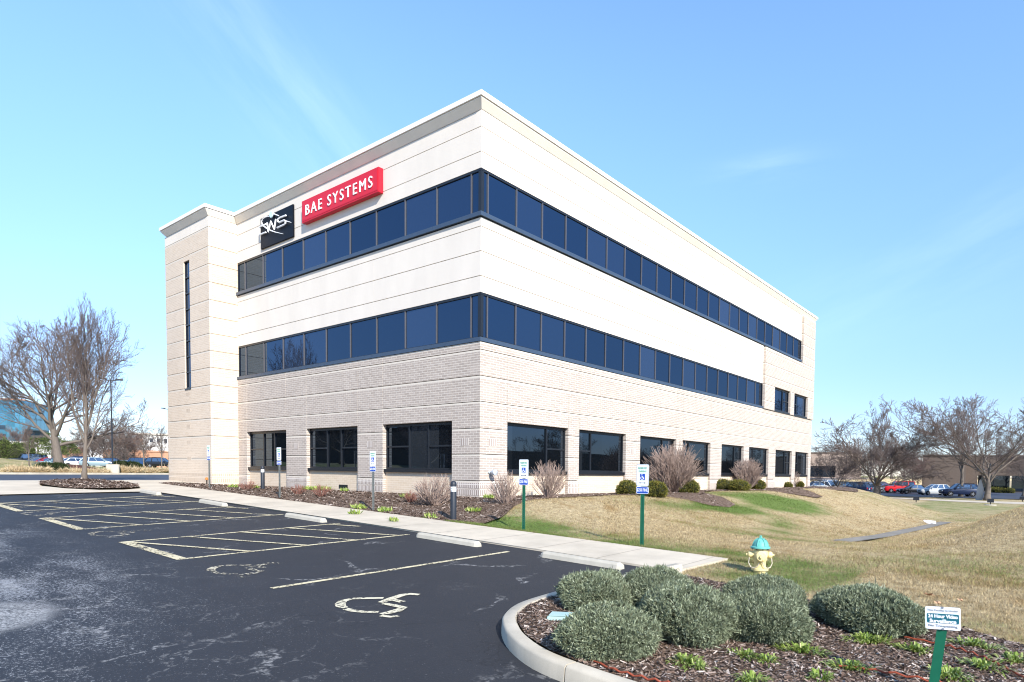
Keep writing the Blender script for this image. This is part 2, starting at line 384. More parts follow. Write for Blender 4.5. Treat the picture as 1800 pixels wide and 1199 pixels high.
def grass_mat(name, blade):
    m, nt, out = newmat(name); col, n3 = grass_col(nt, obco(nt), blade)
    b = bsdf(nt, out, col, .9 if not blade else .6, .1, 0, None if blade else n3, 1.0, .06)
    if blade:
        t = nt.nodes.new('ShaderNodeBsdfTranslucent'); L(nt, col, t.inputs['Color']); mx = nt.nodes.new('ShaderNodeMixShader'); mx.inputs[0].default_value = .3
        L(nt, b.outputs[0], mx.inputs[1]); L(nt, t.outputs[0], mx.inputs[2]); L(nt, mx.outputs[0], out.inputs['Surface'])
    return m
M['lawn'] = grass_mat('lawn_turf', False); M['blade'] = grass_mat('grass_blades', True)
M['juniper'] = ramp_mat('juniper_needles', [(.058,.046,.028), (.122,.145,.084), (.275,.31,.19), (.55,.585,.415)], trans=.15)
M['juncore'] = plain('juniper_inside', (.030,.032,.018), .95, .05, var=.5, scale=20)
M['yew'] = ramp_mat('yew_leaves', [(.014,.022,.008), (.07,.085,.018), (.19,.17,.035), (.36,.27,.06)], trans=.1)
M['hedge'] = ramp_mat('dark_hedge_leaves', [(.010,.018,.008), (.025,.042,.014), (.06,.085,.025)], trans=.1)
M['conifer'] = ramp_mat('conifer_leaves', [(.030,.045,.015), (.075,.105,.030), (.16,.18,.055)], trans=.1)
M['lily'] = ramp_mat('lily_leaves', [(.09,.15,.022), (.24,.33,.055), (.48,.52,.18)], rough=.45, spec=.3, trans=.25)
M['drygrass'] = ramp_mat('dry_ornamental_grass', [(.30,.21,.11), (.50,.38,.22), (.66,.54,.36)], trans=.15)
M['deadleaf'] = ramp_mat('dead_leaves', [(.30,.15,.08), (.50,.32,.19)], trans=.1)

# ------------------------------------------------------------------ terrain
def sm(t): t = np.clip(t, 0, 1); return t*t*(3-2*t)
def PL(X, Y):                                        # plane of the parking lot and its walk
    Xc = np.clip(X, -20.0, 24.0); Yc = np.clip(Y, -28.0, 8.0)
    return -1.55 - .0304*(Xc-8.65) + .02*(Yc+3.45)
def H(X, Y):
    X = np.asarray(X, float); Y = np.asarray(Y, float)
    P = PL(X, Y)
    dx = np.maximum(X-2.6, 0); dy = np.maximum(Y-36.8, 0); d = np.hypot(dx, dy)
    zf = -2.25 - .45*np.clip((Y-7)/19, 0, 1) - .08*sm((Y-26)/14)
    t = np.clip(d/7.0, 0, 1); t = .65*t+.35*sm(t)
    V = -.92*(1-t)+zf*t
    rise = sm((X-10.9)/5.2)*(1-sm((Y-16.5)/7.5))
    V = V+rise*(1.15+.45*sm((Y-6)/6))*sm((Y+2)/8)
    far = sm((-X-20)/3); V = V*(1-far)-.76*far
    y1 = .2+9.3*sm((X-3)/6.5)
    w = sm((Y+3.75)/(y1+3.75))
    z = P*(1-w)+V*w
    w2 = sm((-X-19)/3); z = z*(1-w2)-.76*w2           # left of the pad: level with the drive
    b = sm((-53.5-X)/12); lot = .78-1.15*sm((Y+3)/15)
    z = z+b*(lot+.76)
    return z
def Hf(x, y): return float(H(x, y))
def vn(x, y, seed):                                   # value noise
    xi = np.floor(x).astype(np.int64); yi = np.floor(y).astype(np.int64); fx = sm(x-xi); fy = sm(y-yi)
    def h(a, b):
        n = (a*374761393+b*668265263+seed*362437) & 0x7fffffff; n = ((n ^ (n >> 13))*1274126177) & 0x7fffffff
        return (n & 0xffff)/65535.0
    return (h(xi, yi)*(1-fx)+h(xi+1, yi)*fx)*(1-fy)+(h(xi, yi+1)*(1-fx)+h(xi+1, yi+1)*fx)*fy
def fbm(x, y, s, seed): return (vn(x*s, y*s, seed)+.5*vn(x*s*2.1, y*s*2.1, seed+1)+.25*vn(x*s*4.3, y*s*4.3, seed+2))/1.75
def green_at(X, Y):
    g = .13+.62*(fbm(X, Y, .22, 3)-.45)
    g = g+.50*np.exp(-((Y+3.2)/1.2)**2)*(X > -2)*(X < 13)*(.25+1.3*fbm(X, Y, 1.1, 13))             # edge of the walk
    g = g+.25*np.exp(-((Y+3.0)/2.6)**2)*np.exp(-((X-5)/3.5)**2)
    def pat(cx, cy, sx, sy, ang, k):
        ca, sa_ = math.cos(ang), math.sin(ang); u = (X-cx)*ca+(Y-cy)*sa_; v = -(X-cx)*sa_+(Y-cy)*ca
        return k*np.exp(-((u/sx)**2+(v/sy)**2))*(.35+1.25*fbm(X, Y, .7, 9))
    g = g+pat(4.9, 8.2, 1.0, 3.0, -.25, .85)+pat(4.3, 15.9, 1.5, 3.2, -.35, 1.0)+pat(5.6, 13.6, .9, 2.2, -.3, .6)+pat(7.6, 8.0, .8, 3.0, .2, .35)+pat(9.2, 3.2, 2.6, .9, .2, .28)
    g = g+.60*np.exp(-(((X-11.9)/1.9)**2+((Y+4.7)/1.1)**2))*(.4+1.1*fbm(X, Y, 1.4, 15))            # round the hydrant
    g = g+.40*np.exp(-((np.hypot(X-14.6, (Y+5.9)*1.3))/1.0)**2)
    far = sm((Y-24)/10)*(X > 4); g = g*(1-far)+far*(.18+.45*fbm(X, Y, .08, 31))
    left = sm((-44-X)/4); g = g*(1-left)+left*(.42+.5*(fbm(X, Y, .12, 41)-.4))
    return g
def axis(lo, hi, c0, c1, fine, grow=1.22):
    a = list(np.arange(c0, c1+1e-6, fine)); s = fine
    while a[-1] < hi: s = min(s*grow, 120); a.append(a[-1]+s)
    s = fine; pre = []
    x = c0
    while x > lo: s = min(s*grow, 120); x -= s; pre.append(x)
    return np.array(pre[::-1]+a)

# plan outlines -------------------------------------------------------
isl_outer = [(10.52,-5.45),(10.43,-6.6),(10.38,-7.8),(10.40,-8.7),(10.47,-9.2),(10.66,-9.6),(10.90,-9.87),(11.32,-10.18),(11.85,-10.42),(12.45,-10.52),(13.3,-10.58),(16,-10.72),(24,-11.1)]
def offset(poly, d):
    out = []
    for i, p in enumerate(poly):
        a = Vector(poly[max(i-1, 0)]); b = Vector(poly[min(i+1, len(poly)-1)]); t = (b-a).normalized(); out.append((p[0]-t.y*d, p[1]+t.x*d))
    return out
isl_inner = offset(isl_outer, .17)
bed_near = isl_inner[1:] + [(24,-9.4),(18,-8.6),(16.6,-7.55),(15.5,-6.95),(14.8,-6.62),(13.9,-6.5),(12.9,-6.45),(11.9,-6.35),(11.2,-6.25)]
bed_wall = [(-17.6,-3.0),(-16.6,-3.66),(-8,-3.66),(-1,-3.66),(2.6,-3.66),(3.6,-3.2),(3.45,-2.4),(2.75,-1.2),(1.95,.6),(1.6,2.6),(1.45,5),(1.6,6.4),(2.5,7.4),(3.5,7.9),(4.6,8.0),(5.0,8.9),(4.7,10.2),(3.6,11.4),(2.3,12.1),
            (1.35,14),(1.3,17.6),(2.1,19.2),(3.6,20.6),(4.5,22.0),(4.4,23.6),(3.2,25),(1.9,26.2),(1.7,28.5),(3.3,31),(4.0,33.4),(3.4,36.0),(1,37.5),(-.3,37.5),(-.3,.3),(-17.6,.3)]
walk_poly = [(-22.2,-13.5),(-12.45,-13.5),(-12.4,-9.8),(-12.0,-6.9),(-11.6,-5.5),(10.56,-5.42),(10.68,-3.66),(-16.7,-3.66),(-17.7,-2.9),(-17.9,-.8),(-22.2,-.8)]
tree_isl = [(-20.9,-5.45),(-20.0,-6.5),(-18.4,-7.3),(-16.6,-7.65),(-14.6,-7.35),(-13.3,-6.7),(-13.0,-6.0),(-13.5,-5.35),(-15,-4.95),(-17.5,-4.75),(-19.6,-4.9)]
lot_poly = [(-12.42,-40),(34,-40),(34,-11.0)]+isl_outer[::-1]+[(10.5,-5.42),(-11.6,-5.42)]+[(-12.0,-6.85),(-12.38,-9.8)]
road_poly = [(-22.2,-60),(-22.2,-1.0),(-22.6,12),(-24,40),(-62,46),(-50,14),(-46.0,-2),(-45.0,-20),(-46,-60)]
def inside(poly, X, Y):
    r = np.zeros(X.shape, bool); n = len(poly); j = n-1
    for i in range(n):
        xi, yi = poly[i]; xj, yj = poly[j]
        if yi != yj: r ^= ((yi > Y) != (yj > Y)) & (X < (xj-xi)*(Y-yi)/(yj-yi)+xi)
        j = i
    return r
FARZ = -2.78
def gp(x, y, z=FARZ): return on_z(x, y, z)
far_lot = [gp(1415, 871), gp(1500, 871.5), gp(1620, 873.5), gp(1735, 876.5), gp(1830, 879), gp(1900, 880), gp(1900, 866), gp(1800, 863), gp(1600, 856.5), gp(1415, 852)]
far_path = [gp(1560, 876), gp(1640, 880.2), gp(1700, 883.2), gp(1830, 888.0), gp(1830, 884.2), gp(1700, 880.2), gp(1640, 877.8), gp(1560, 874.6)]
ditch = [(9.75,6.2),(9.8,12),(9.95,20),(10.1,28),(10.75,28),(10.62,20),(10.5,12),(10.45,6.2)]
covers = [(bed_near, .05), (bed_wall, .05), (walk_poly, .02), (lot_poly, .08), (road_poly, .10), (far_lot, .08), (ditch, .02), (tree_isl, .08)]
XS = axis(-1500, 1500, -26, 26, .35); YS = axis(-1500, 1600, -14, 40, .35)
GX, GY = np.meshgrid(XS, YS); GZ = H(GX, GY)
for poly, dz in covers: GZ = GZ-np.where(inside(poly, GX, GY), dz, 0)
GZ = GZ+np.where((GX > 0) & (GY > -3), .05*(fbm(GX, GY, .8, 5)-.5), 0)
ny, nx = GX.shape; idx = np.arange(nx*ny).reshape(ny, nx)
F = np.stack([idx[:-1, :-1], idx[:-1, 1:], idx[1:, 1:], idx[1:, :-1]], -1).reshape(-1, 4)
me = np_mesh('lawn', np.stack([GX, GY, GZ], -1).reshape(-1, 3), F, M['lawn'], {'green': green_at(GX, GY).ravel()})
me.polygons.foreach_set('use_smooth', [True]*len(me.polygons))
tag(link('lawn', me), kind='structure')
def sheet(name, poly, mat, dz, spacing=.6, flat=None, holes=(), bumpy=0.0):
    pts = [Vector(p) for p in poly]; edges = [(i, (i+1) % len(pts)) for i in range(len(pts))]
    for h in holes:
        b = len(pts); pts += [Vector(p) for p in h]; edges += [(b+i, b+(i+1) % len(h)) for i in range(len(h))]
    xs = [p[0] for p in poly]; ys = [p[1] for p in poly]
    gx, gy = np.meshgrid(np.arange(min(xs)+.13, max(xs), spacing), np.arange(min(ys)+.11, max(ys), spacing))
    k = inside(poly, gx, gy)
    pts += [Vector((float(a), float(b))) for a, b in zip(gx[k], gy[k])]
    vs, _, fs, *_r2 = delaunay_2d_cdt(pts, edges, [], 0, 1e-5)
    V = np.array([(v.x, v.y) for v in vs]); fs = [tuple(f) for f in fs]
    cen = np.array([V[list(f)].mean(0) for f in fs]); ok = inside(poly, cen[:, 0], cen[:, 1])
    for h in holes: ok &= ~inside(h, cen[:, 0], cen[:, 1])
    z = (H(V[:, 0], V[:, 1]) if flat is None else np.full(len(V), flat))+dz
    if bumpy: z = z+bumpy*(fbm(V[:, 0], V[:, 1], 1.6, 77)-.3)
    me = bpy.data.meshes.new(name); me.from_pydata([(float(a), float(b), float(c)) for (a, b), c in zip(V, z)], [], [f for f, o in zip(fs, ok) if o])
    me.materials.append(mat); boxuv(me); me.polygons.foreach_set('use_smooth', [True]*len(me.polygons))
    bm = bmesh.new(); bm.from_mesh(me); bmesh.ops.recalc_face_normals(bm, faces=bm.faces)
    if sum(f.normal.z for f in bm.faces) < 0: bmesh.ops.reverse_faces(bm, faces=bm.faces)
    bm.to_mesh(me); bm.free()
    return tag(link(name, me), kind='structure')
sheet('parking_lot', lot_poly, M['asphalt'], 0.0, 1.5)
sheet('sidewalk', walk_poly, M['walk'], .035, .8, holes=[tree_isl])
sheet('mulch_bed', bed_wall, M['mulch'], .015, .35, bumpy=.06)
sheet('mulch_bed', bed_near, M['mulch'], .125, .14, bumpy=.07)
sheet('mulch_bed', tree_isl, M['mulch'], .06, .3, bumpy=.14)
sheet('road', road_poly, M['road'], 0.0, 1.5)
sheet('parking_lot', far_lot, M['road'], .02, 4)
sheet('sidewalk', far_path, M['walk'], .03, 2)
M['channel'] = concrete_mat('stained_channel_concrete', (.235,.215,.18), .3, .9, 2)
sheet('drainage_channel', ditch, M['channel'], .015, .35)
# walk edge: a face down to the asphalt, and scored joints
mb = MB()
for a, b in (((-11.6,-5.46),(10.56,-5.46)),):
    n = 40
    for i in range(n):
        x0 = a[0]+(b[0]-a[0])*i/n; x1 = a[0]+(b[0]-a[0])*(i+1)/n; z0, z1 = Hf(x0, -5.45), Hf(x1, -5.45)
        mb.add([(x0,-5.425,z0-.05),(x1,-5.425,z1-.05),(x1,-5.425,z1+.035),(x0,-5.425,z0+.035)], [(0,1,2,3)])
for (xa, ya), (xb, yb) in (((10.56,-5.42),(10.68,-3.66)), ((10.68,-3.66),(-16.7,-3.66))):
    n = 3 if xb > xa else 40
    for i in range(n):
        p0 = (xa+(xb-xa)*i/n, ya+(yb-ya)*i/n); p1 = (xa+(xb-xa)*(i+1)/n, ya+(yb-ya)*(i+1)/n); z0, z1 = Hf(*p0), Hf(*p1)
        mb.add([(*p0, z0-.15), (*p1, z1-.15), (*p1, z1+.034), (*p0, z0+.034)], [(0,1,2,3)])
tag(mb.build('sidewalk_edge', M['walk']), kind='structure')
mb = MB(); mj = plain('scored_joint', (.30,.265,.22), .9, .1)
for i in range(15):
    x = -11.0+i*1.53; z0, z1 = Hf(x, -5.40)+.0385, Hf(x, -3.70)+.0385
    mb.add([(x-.008,-5.41,z0),(x+.008,-5.41,z0),(x+.008,-3.68,z1),(x-.008,-3.68,z1)], [(0,1,2,3)])
tag(mb.build('sidewalk_joints', mj), kind='structure')
# island curb in cast lengths
def curb(o, i, z0, top):
    mb = MB(); n = len(o); vs = []; r = .025
    for k in range(n):
        (ox, oy), (ix, iy) = o[k], i[k]; zb = float(PL(ox, oy))-.05; zt = float(PL(ox, oy))+top
        t = Vector((ix-ox, iy-oy)).normalized()
        vs += [(ox,oy,zb),(ox+t.x*.012,oy+t.y*.012,zt-r),(ox+t.x*.035,oy+t.y*.035,zt),(ix-t.x*.02,iy-t.y*.02,zt),(ix,iy,zt-r),(ix,iy,zb)]
    fs = []
    for k in range(n-1):
        for j in range(5): fs.append((k*6+j, (k+1)*6+j, (k+1)*6+j+1, k*6+j+1))
    fs += [tuple(range(5, -1, -1)), tuple(range((n-1)*6, n*6))]
    mb.add(vs, fs); return soft(mb.build('curb', M['curb']), 50)
def densify(poly, k=4):
    out = []
    P = [Vector(p) for p in poly]
    for i in range(len(P)-1):
        p0, p1, p2, p3 = P[max(i-1, 0)], P[i], P[i+1], P[min(i+2, len(P)-1)]
        for j in range(k):
            t = j/k; q = .5*((2*p1)+(p2-p0)*t+(2*p0-5*p1+4*p2-p3)*t*t+(3*p1-p0-3*p2+p3)*t**3); out.append((q.x, q.y))
    out.append(tuple(P[-1])); return out
co_ = densify(isl_outer); ci_ = offset(co_, .17)
cut = [0, 24, 38, len(co_)]
cut[2] = min(range(len(co_)), key=lambda i: abs(co_[i][0]-12.27)+abs(co_[i][1]+10.5))
for a, b in ((0, 14), (14, cut[2]), (cut[2], len(co_)-1)):
    o, i = list(co_[a:b+1]), list(ci_[a:b+1])
    for arr in (o, i):                                # 6 mm open joint at each end
        v = (Vector(arr[1])-Vector(arr[0])).normalized()*.008; arr[0] = (arr[0][0]+v.x, arr[0][1]+v.y)
        v = (Vector(arr[-2])-Vector(arr[-1])).normalized()*.008; arr[-1] = (arr[-1][0]+v.x, arr[-1][1]+v.y)
    tag(curb(o, i, 0, .155), kind='structure')
# far curb of the drive
mb = MB(); pts = [(-45.6,-40),(-45.0,-20),(-46.0,-2),(-50,14),(-58,36)]
for (xa, ya), (xb, yb) in zip(pts, pts[1:]):
    za, zb = Hf(xa, ya), Hf(xb, yb)
    mb.add([(xa,ya,za-.1),(xb,yb,zb-.1),(xb,yb,zb+.14),(xa,ya,za+.14),(xa-.5,ya,za+.14),(xb-.5,yb,zb+.14)], [(0,1,2,3),(3,2,5,4)])
tag(mb.build('curb', M['curb']), kind='structure')
# painted stall lines and wheelchair symbols
def strip(mb, a, b, w, dz=.005):
    a, b = Vector(a), Vector(b); t = (b-a).normalized(); n = Vector((-t.y, t.x))*w/2; k = max(2, int((b-a).length/.8))
    for i in range(k):
        p, q = a.lerp(b, i/k), a.lerp(b, (i+1)/k)
        vs = [p-n, q-n, q+n, p+n]; mb.add([(v.x, v.y, float(PL(v.x, v.y))+dz) for v in vs], [(0,1,2,3)])
mb = MB(); F0, B0 = -10.38, -5.78
XL = [(7.02,7.12),(3.86,3.90),(1.20,1.14),(-1.35,-1.62),(-4.18,-4.62),(-6.35,-6.9),(-9.2,-9.9)]
for i, (xf, xb) in enumerate(XL): strip(mb, (xf, F0), (xb, B0 if i else -5.9), .10, .005)
for a, b in ((1, 2), (3, 4), (5, 6)):
    xr, xl = XL[a][0], XL[b][0]; strip(mb, (xl+.02, F0+.08), (xr-.02, F0+.08), .17, .0085)
    for k in range(5):
        yl = F0+.10+k*1.04; yr = yl+1.08
        fr = lambda y, q: XL[q][0]+(XL[q][1]-XL[q][0])*(y-F0)/(B0-F0)
        if yr > B0+.05: t = (B0-yl)/(yr-yl); yr2 = B0; xe = fr(yl, b)+(fr(yr, a)-fr(yl, b))*t
        else: yr2, xe = yr, fr(yr, a)
        strip(mb, (fr(yl, b), yl), (xe, yr2), .09, .012)
tag(mb.build('parking_lines', M['line']), kind='structure')
def ribbon_poly(mb, pts, w, dz):
    P = [Vector(p) for p in pts]; vs = []; w = w if hasattr(w, '__len__') else [w]*len(P)
    for i, p in enumerate(P):
        t = (P[min(i+1, len(P)-1)]-P[max(i-1, 0)]).normalized(); n = Vector((-t.y, t.x))*w[i]/2
        for q in (p-n, p+n): vs.append((q.x, q.y, float(PL(q.x, q.y))+dz))
    mb.add(vs, [(2*i, 2*i+2, 2*i+3, 2*i+1) for i in range(len(P)-1)])
def wheelchair(cx, cy, s):
    mb = MB(); k = lambda *q: [(cx+a*s, cy+b*s) for a, b in q]
    ribbon_poly(mb, k((-.34,.07),(-.48,-.08),(-.60,-.21)), .085, .006)
    ribbon_poly(mb, k((-.60,-.235),(-.575,-.36),(-.47,-.46),(-.36,-.52),(-.24,-.53)), [.07,.11,.13,.12,.07], .006)
    ribbon_poly(mb, k((-.20,-.555),(-.05,-.545),(.10,-.49),(.21,-.38)), .085, .006)
    ribbon_poly(mb, k((-.16,-.10),(-.23,.11),(-.30,.34),(-.27,.44),(-.15,.49)), [.08,.12,.11,.10,.08], .0075)
    ribbon_poly(mb, k((-.19,.07),(-.08,.09),(.03,.10)), .10, .009)
    ribbon_poly(mb, k((-.08,-.11),(.07,-.085),(.27,-.07),(.33,-.20),(.34,-.33),(.33,-.43)), [.08,.09,.10,.13,.11,.08], .0105)
    ribbon_poly(mb, k((.37,-.46),(.50,-.42),(.53,-.33)), .07, .006)
    return mb
for x, y in ((8.93,-9.78),(5.52,-9.86),(-.10,-9.85),(-5.3,-9.85),(-8.0,-9.6)):
    tag(wheelchair(x, y, 1.0).build('wheelchair_symbol', M['icon'] if x > 8 else M['icon2']), kind='structure')

# ------------------------------------------------------------------ office building
BZ = -.87
bld = thing('office_building', (0, 0, BZ), 'three storey office block of pale brick and white precast bands with dark ribbon windows', 'building')
BO = (0, 0, BZ)
def part(mb, name, mats, parent=None, **k): return mb.build(name, mats, parent or bld, BO if parent is None else BO, **k)
def sub(mb, name, mats, parent): return mb.build(name, mats, parent, BO)
def each(mb, name, mats, parent):                     # every box of the list a mesh of its own
    for i in range(0, len(mb.v), 8):
        q = MB(); q.add(mb.v[i:i+8], [(0,3,2,1),(4,5,6,7),(0,1,5,4),(1,2,6,5),(2,3,7,6),(3,0,4,7)]); q.build(name, mats, parent, BO)
LX, RY = -17.2, 35.0                                  # left facade runs to the tower, right one to the back corner
PX = .10                                              # the brick end bay stands this much proud
TH, TS, MH, MS, GH, GS = 9.97, 8.41, 5.93, 4.31, 1.72, .02
JB = [BZ-.6, -.34, .56, 1.43, 2.32, 3.18, 4.04, MS]    # joints in the brick
JC = [MH, 6.48, 7.29, 8.09, TS-.02]                    # joints in the lower white band
JD = [TH, 10.51, 11.31, 11.85]                        # and in the upper one
G = .012
LW = [(-16.32,-12.6),(-10.87,-7.05),(-5.37,-1.4)]
RW = [(1.3,4.7),(5.4,8.8),(10.0,13.4),(14.1,17.3),(18.75,21.9),(22.75,26.05),(27.35,30.65),(31.4,34.4)]
LIP = .062                                            # pale cast lip under every joint in the brick
def slabL(mb, x0, x1, z0, z1, y=0.0, t=.35, gx=0.0, lip=False):
    mb.box(x0+gx, x1-gx, y, y+t, z0+G, z1-G-(LIP if lip else 0))
    if lip: mb.box(x0+gx, x1-gx, y, y+t, z1-G-LIP, z1-G, 1)
def slabR(mb, y0, y1, z0, z1, x=0.0, t=.35, gy=0.0, lip=False):
    mb.box(x-t, x, y0+gy, y1-gy, z0+G, z1-G-(LIP if lip else 0))
    if lip: mb.box(x-t, x, y0+gy, y1-gy, z1-G-LIP, z1-G, 1)
# brick of the ground floor, cut at every joint and at the window openings
mb = MB()
def cells(wins, lo, hi):
    e = [lo]
    for a, b in wins: e += [a, b]
    return e+[hi]
for side, wins, lo, hi in (('L', LW, LX, 0.0), ('R', RW, .352, RY)):
    e = cells(wins, lo, hi)
    zz = JB[:3]+[1.43, GH]+[2.32, 3.18, 4.04, MS]
    for z0, z1 in zip(zz, zz[1:]):
        for k, (a, b) in enumerate(zip(e, e[1:])):
            opening = k % 2 == 1
            if z1 <= GH+.01 and opening: continue
            zt = z1+G if abs(z1-GH) < .01 else z1     # no joint at the window head
            zb = z0-G if abs(z0-GH) < .01 else z0
            gx0 = .006
            if side == 'L': slabL(mb, a+(gx0 if k else 0), b-(gx0 if k < len(e)-2 else 0), zb, zt, lip=zt == z1)
            else: slabR(mb, a+(gx0 if k else 0), b-(gx0 if k < len(e)-2 else 0), zb, zt, lip=zt == z1)
# end bay on the right: brick to the top
E0, E1 = 24.85, 32.2
SW = [(26.65,29.75),(30.55,33.6)]
zl = [MS, 4.86, 5.92, 6.48, 7.29, 8.09, TS-.10]
for z0, z1 in zip(zl, zl[1:]):
    e = [E0]+([v for w in SW for v in w] if z1 <= 5.93 else [])+[RY]
    for k, (a, b) in enumerate(zip(e, e[1:])):
        if k % 2 == 1 and z1 <= 5.93: continue
        slabR(mb, a, b, z0, z1, PX, .45, lip=True)
zl = [TS-.10, 8.9, 9.7, 10.51, 11.31, 11.85]
for z0, z1 in zip(zl, zl[1:]): slabR(mb, E1, RY, z0, z1, PX, .45, lip=True)
part(mb, 'brick_wall', [M['brick'], M['lip']])
# dull core behind the joints, set back so that the joints read as grooves
mb = MB(); core = .30
mb.box(LX, -.30, .26, .40, GH, MS); mb.box(-.40, -.26, .40, RY, GH, MS)
mb.box(LX, -.30, .26, .40, MH, TS-.02); mb.box(-.40, -.26, .40, RY-.02, MH, TS-.02)
mb.box(LX, -.30, .26, .40, TH, 11.88); mb.box(-.40, -.26, .40, RY-.02, TH, 11.88)
for wins, s in ((LW, 'L'), (RW, 'R')):
    e = cells(wins, LX if s == 'L' else .40, -.30 if s == 'L' else RY)
    for a, b in list(zip(e, e[1:]))[::2]:
        if s == 'L': mb.box(a+.02, b-.02, .26, .34, BZ-.6, GH)
        else: mb.box(-.34, -.26, a+.02, b-.02, BZ-.6, GH)
mb.box(-.34, -.28, E0+.02, RY-.02, MS, MH); mb.box(-.33, -.27, E1+.02, RY-.02, TS, TH)
part(mb, 'wall_core', M['joint'])
# cream spandrels below the ground windows
mb = MB()
for a, b in LW: mb.box(a+.002, b-.002, .13, .30, BZ-.6, GS-.10)
for a, b in RW: mb.box(-.30, -.13, a+.002, b-.002, BZ-.6, GS-.10)
each(mb, 'spandrel', M['cream'], bld)
# white bands
CR = .05
mb = MB()
for zz in (JC, JD):
    hi = E0-.002 if zz is JC else E1-.002
    for z0, z1 in zip(zz, zz[1:]):
        e = [LX, -12.1, -6.0, -CR]
        for a, b in zip(e, e[1:]): slabL(mb, a+.003, b-(.003 if b < -1 else 0), z0, z1, CR, .30)
        n = 4; st = [CR+.302+(hi-CR-.302)*i/n for i in range(n+1)]
        for a, b in zip(st, st[1:]): slabR(mb, a+.003, b-.003, z0, z1, -CR, .30)
part(mb, 'precast_band', M['precast'])
# stair tower
TX0, TX1, TY = -22.3, -17.2, -1.24
TJ = [BZ-.6, -.36, .42, 1.50, 2.33, 3.12, 3.92, 4.75, 5.55, 6.36, 7.14, 7.95, 8.78, 9.63, 10.45, 11.36]
mb = MB(); mc = MB(); SX0, SX1, SZ0, SZ1 = -20.05, -19.36, 3.95, 10.2
for z0, z1 in zip(TJ, TJ[1:]):
    mid = (z0+z1)/2
    if SZ0-.1 < mid < 10.3 and z1 < 10.46:
        slabL(mb, TX0, SX0, z0, z1, TY, .15, lip=True); slabL(mb, SX1, TX1-.003, z0, z1, TY, .15, lip=True)
        if z1 > SZ1: mb.box(SX0, SX1, TY, TY+.4, SZ1, z1-G)
    else: slabL(mb, TX0, TX1-.003, z0, z1, TY, .15, lip=True)
    mc.box(TX1-.35, TX1, TY+.152, .3, z0+G, z1-G)
    mc.box(TX0, TX0+.35, TY+.402, 5.0, z0+G, z1-G)
tw = part(mb, 'stair_tower', [M['tanbrick'], M['lip']])
mc2 = MB(); mc2.add([v for i in range(0, len(mc.v), 16) for v in mc.v[i:i+8]], []); mc3 = MB(); mc3.add([v for i in range(8, len(mc.v), 16) for v in mc.v[i:i+8]], [])
for q_ in (mc2, mc3):
    q_.f = [tuple(8*i+j for j in f_) for i in range(len(q_.v)//8) for f_ in [(0,3,2,1),(4,5,6,7),(0,1,5,4),(1,2,6,5),(2,3,7,6),(3,0,4,7)]]; q_.m = [0]*len(q_.f)
    sub(q_, 'side_wall', M['cream'], tw)
mb = MB(); mb.box(TX0+.02, SX0-.03, TY+.06, TY+.3, BZ, 11.36); mb.box(SX1+.03, TX1-.05, TY+.06, TY+.2, BZ, 11.36); mb.box(TX1-.3, TX1-.04, TY+.21, .2, BZ, 11.36)
mb.box(SX0-.1, SX1+.1, TY+.35, TY+.42, BZ, 11.36)
sub(mb, 'tower_core', M['joint'], tw)
mb = MB()
for z0, z1 in ((11.36, 11.85),):
    mb.box(TX0, TX1, TY, TY+.4, z0+G, z1-G); mb.box(TX1-.35, TX1, TY+.402, .3, z0+G, z1-G); mb.box(TX0, TX0+.35, TY+.402, 5, z0+G, z1-G)
sub(mb, 'tower_frieze', M['precast'], tw)
mb = MB()
for k in range(5):
    z = 3.62-k*.80; mb.box(-19.98, -19.5, TY-.004, TY+.02, z-.11, z+.08)
each(mb, 'vent_brick', M['tansoldier'], tw)
# soldier courses at the foot of every pier, little soldier panels on the piers
mb = MB(); mt = MB()
for (z0, z1) in ((-.585,-.415),(-.835,-.655)):
    for s, wins in (('L', LW), ('R', RW)):
        e = cells(wins, LX if s == 'L' else 0.0, 0.0 if s == 'L' else RY)
        for a, b in list(zip(e, e[1:]))[::2]:
            if s == 'L': mb.box(a+.01, b-(.01 if b < 0 else -.004), -.004, .03, z0, z1)
            else: mb.box(-.03, .004, a+(.01 if a > 0 else .031), b-.01, z0, z1)
    mt.box(TX0-.004, TX1+.004, TY-.004, TY+.03, z0+.09, z1+.09); mt.box(TX1-.03, TX1+.004, TY+.031, -.006, z0+.09, z1+.09)
for s, xs in (('L', [-16.85,-11.75,-6.2,-.75]), ('R', [.6, 9.4, 18.0, 26.7, 34.75])):
    for x in xs:
        if s == 'L': mb.box(x-.2, x+.2, -.004, .03, .86, 1.10)
        else: mb.box(-.03, .004, x-.2 if x < 34 else x-.1, x+.2 if x < 34 else x+.1, .86, 1.10)
each(mb, 'soldier_course', M['soldier'], bld); each(mt, 'soldier_course', M['tansoldier'], tw)
# cornice: coping, fascia and the sloped cove, mitred round corners
def sweep(mb, path, prof):
    n = len(path); vs = []; k = len(prof)
    for i, (x, y) in enumerate(path):
        p = Vector((x, y)); d0 = (p-Vector(path[i-1])).normalized() if i else None; d1 = (Vector(path[i+1])-p).normalized() if i < n-1 else None
        d0 = d0 or d1; d1 = d1 or d0; n0 = Vector((d0.y, -d0.x)); n1 = Vector((d1.y, -d1.x)); m = n0+n1; m = m/(m.dot(n0))
        vs += [(x+m.x*o, y+m.y*o, z) for o, z in prof]
    fs = [(i*k+j, (i+1)*k+j, (i+1)*k+j+1, i*k+j+1) for i in range(n-1) for j in range(k-1)]
    mb.add(vs, fs)
path = [(TX0+.2, 6), (TX0+.2, TY), (TX1, TY), (TX1, CR), (-CR, CR), (-CR, RY), (-6, RY)]
mb = MB(); sweep(mb, path, [(0, 11.85), (.012, 11.86), (.19, 12.09), (.19, 12.12), (0.0, 12.12)]); part(mb, 'cornice', M['cornice'])
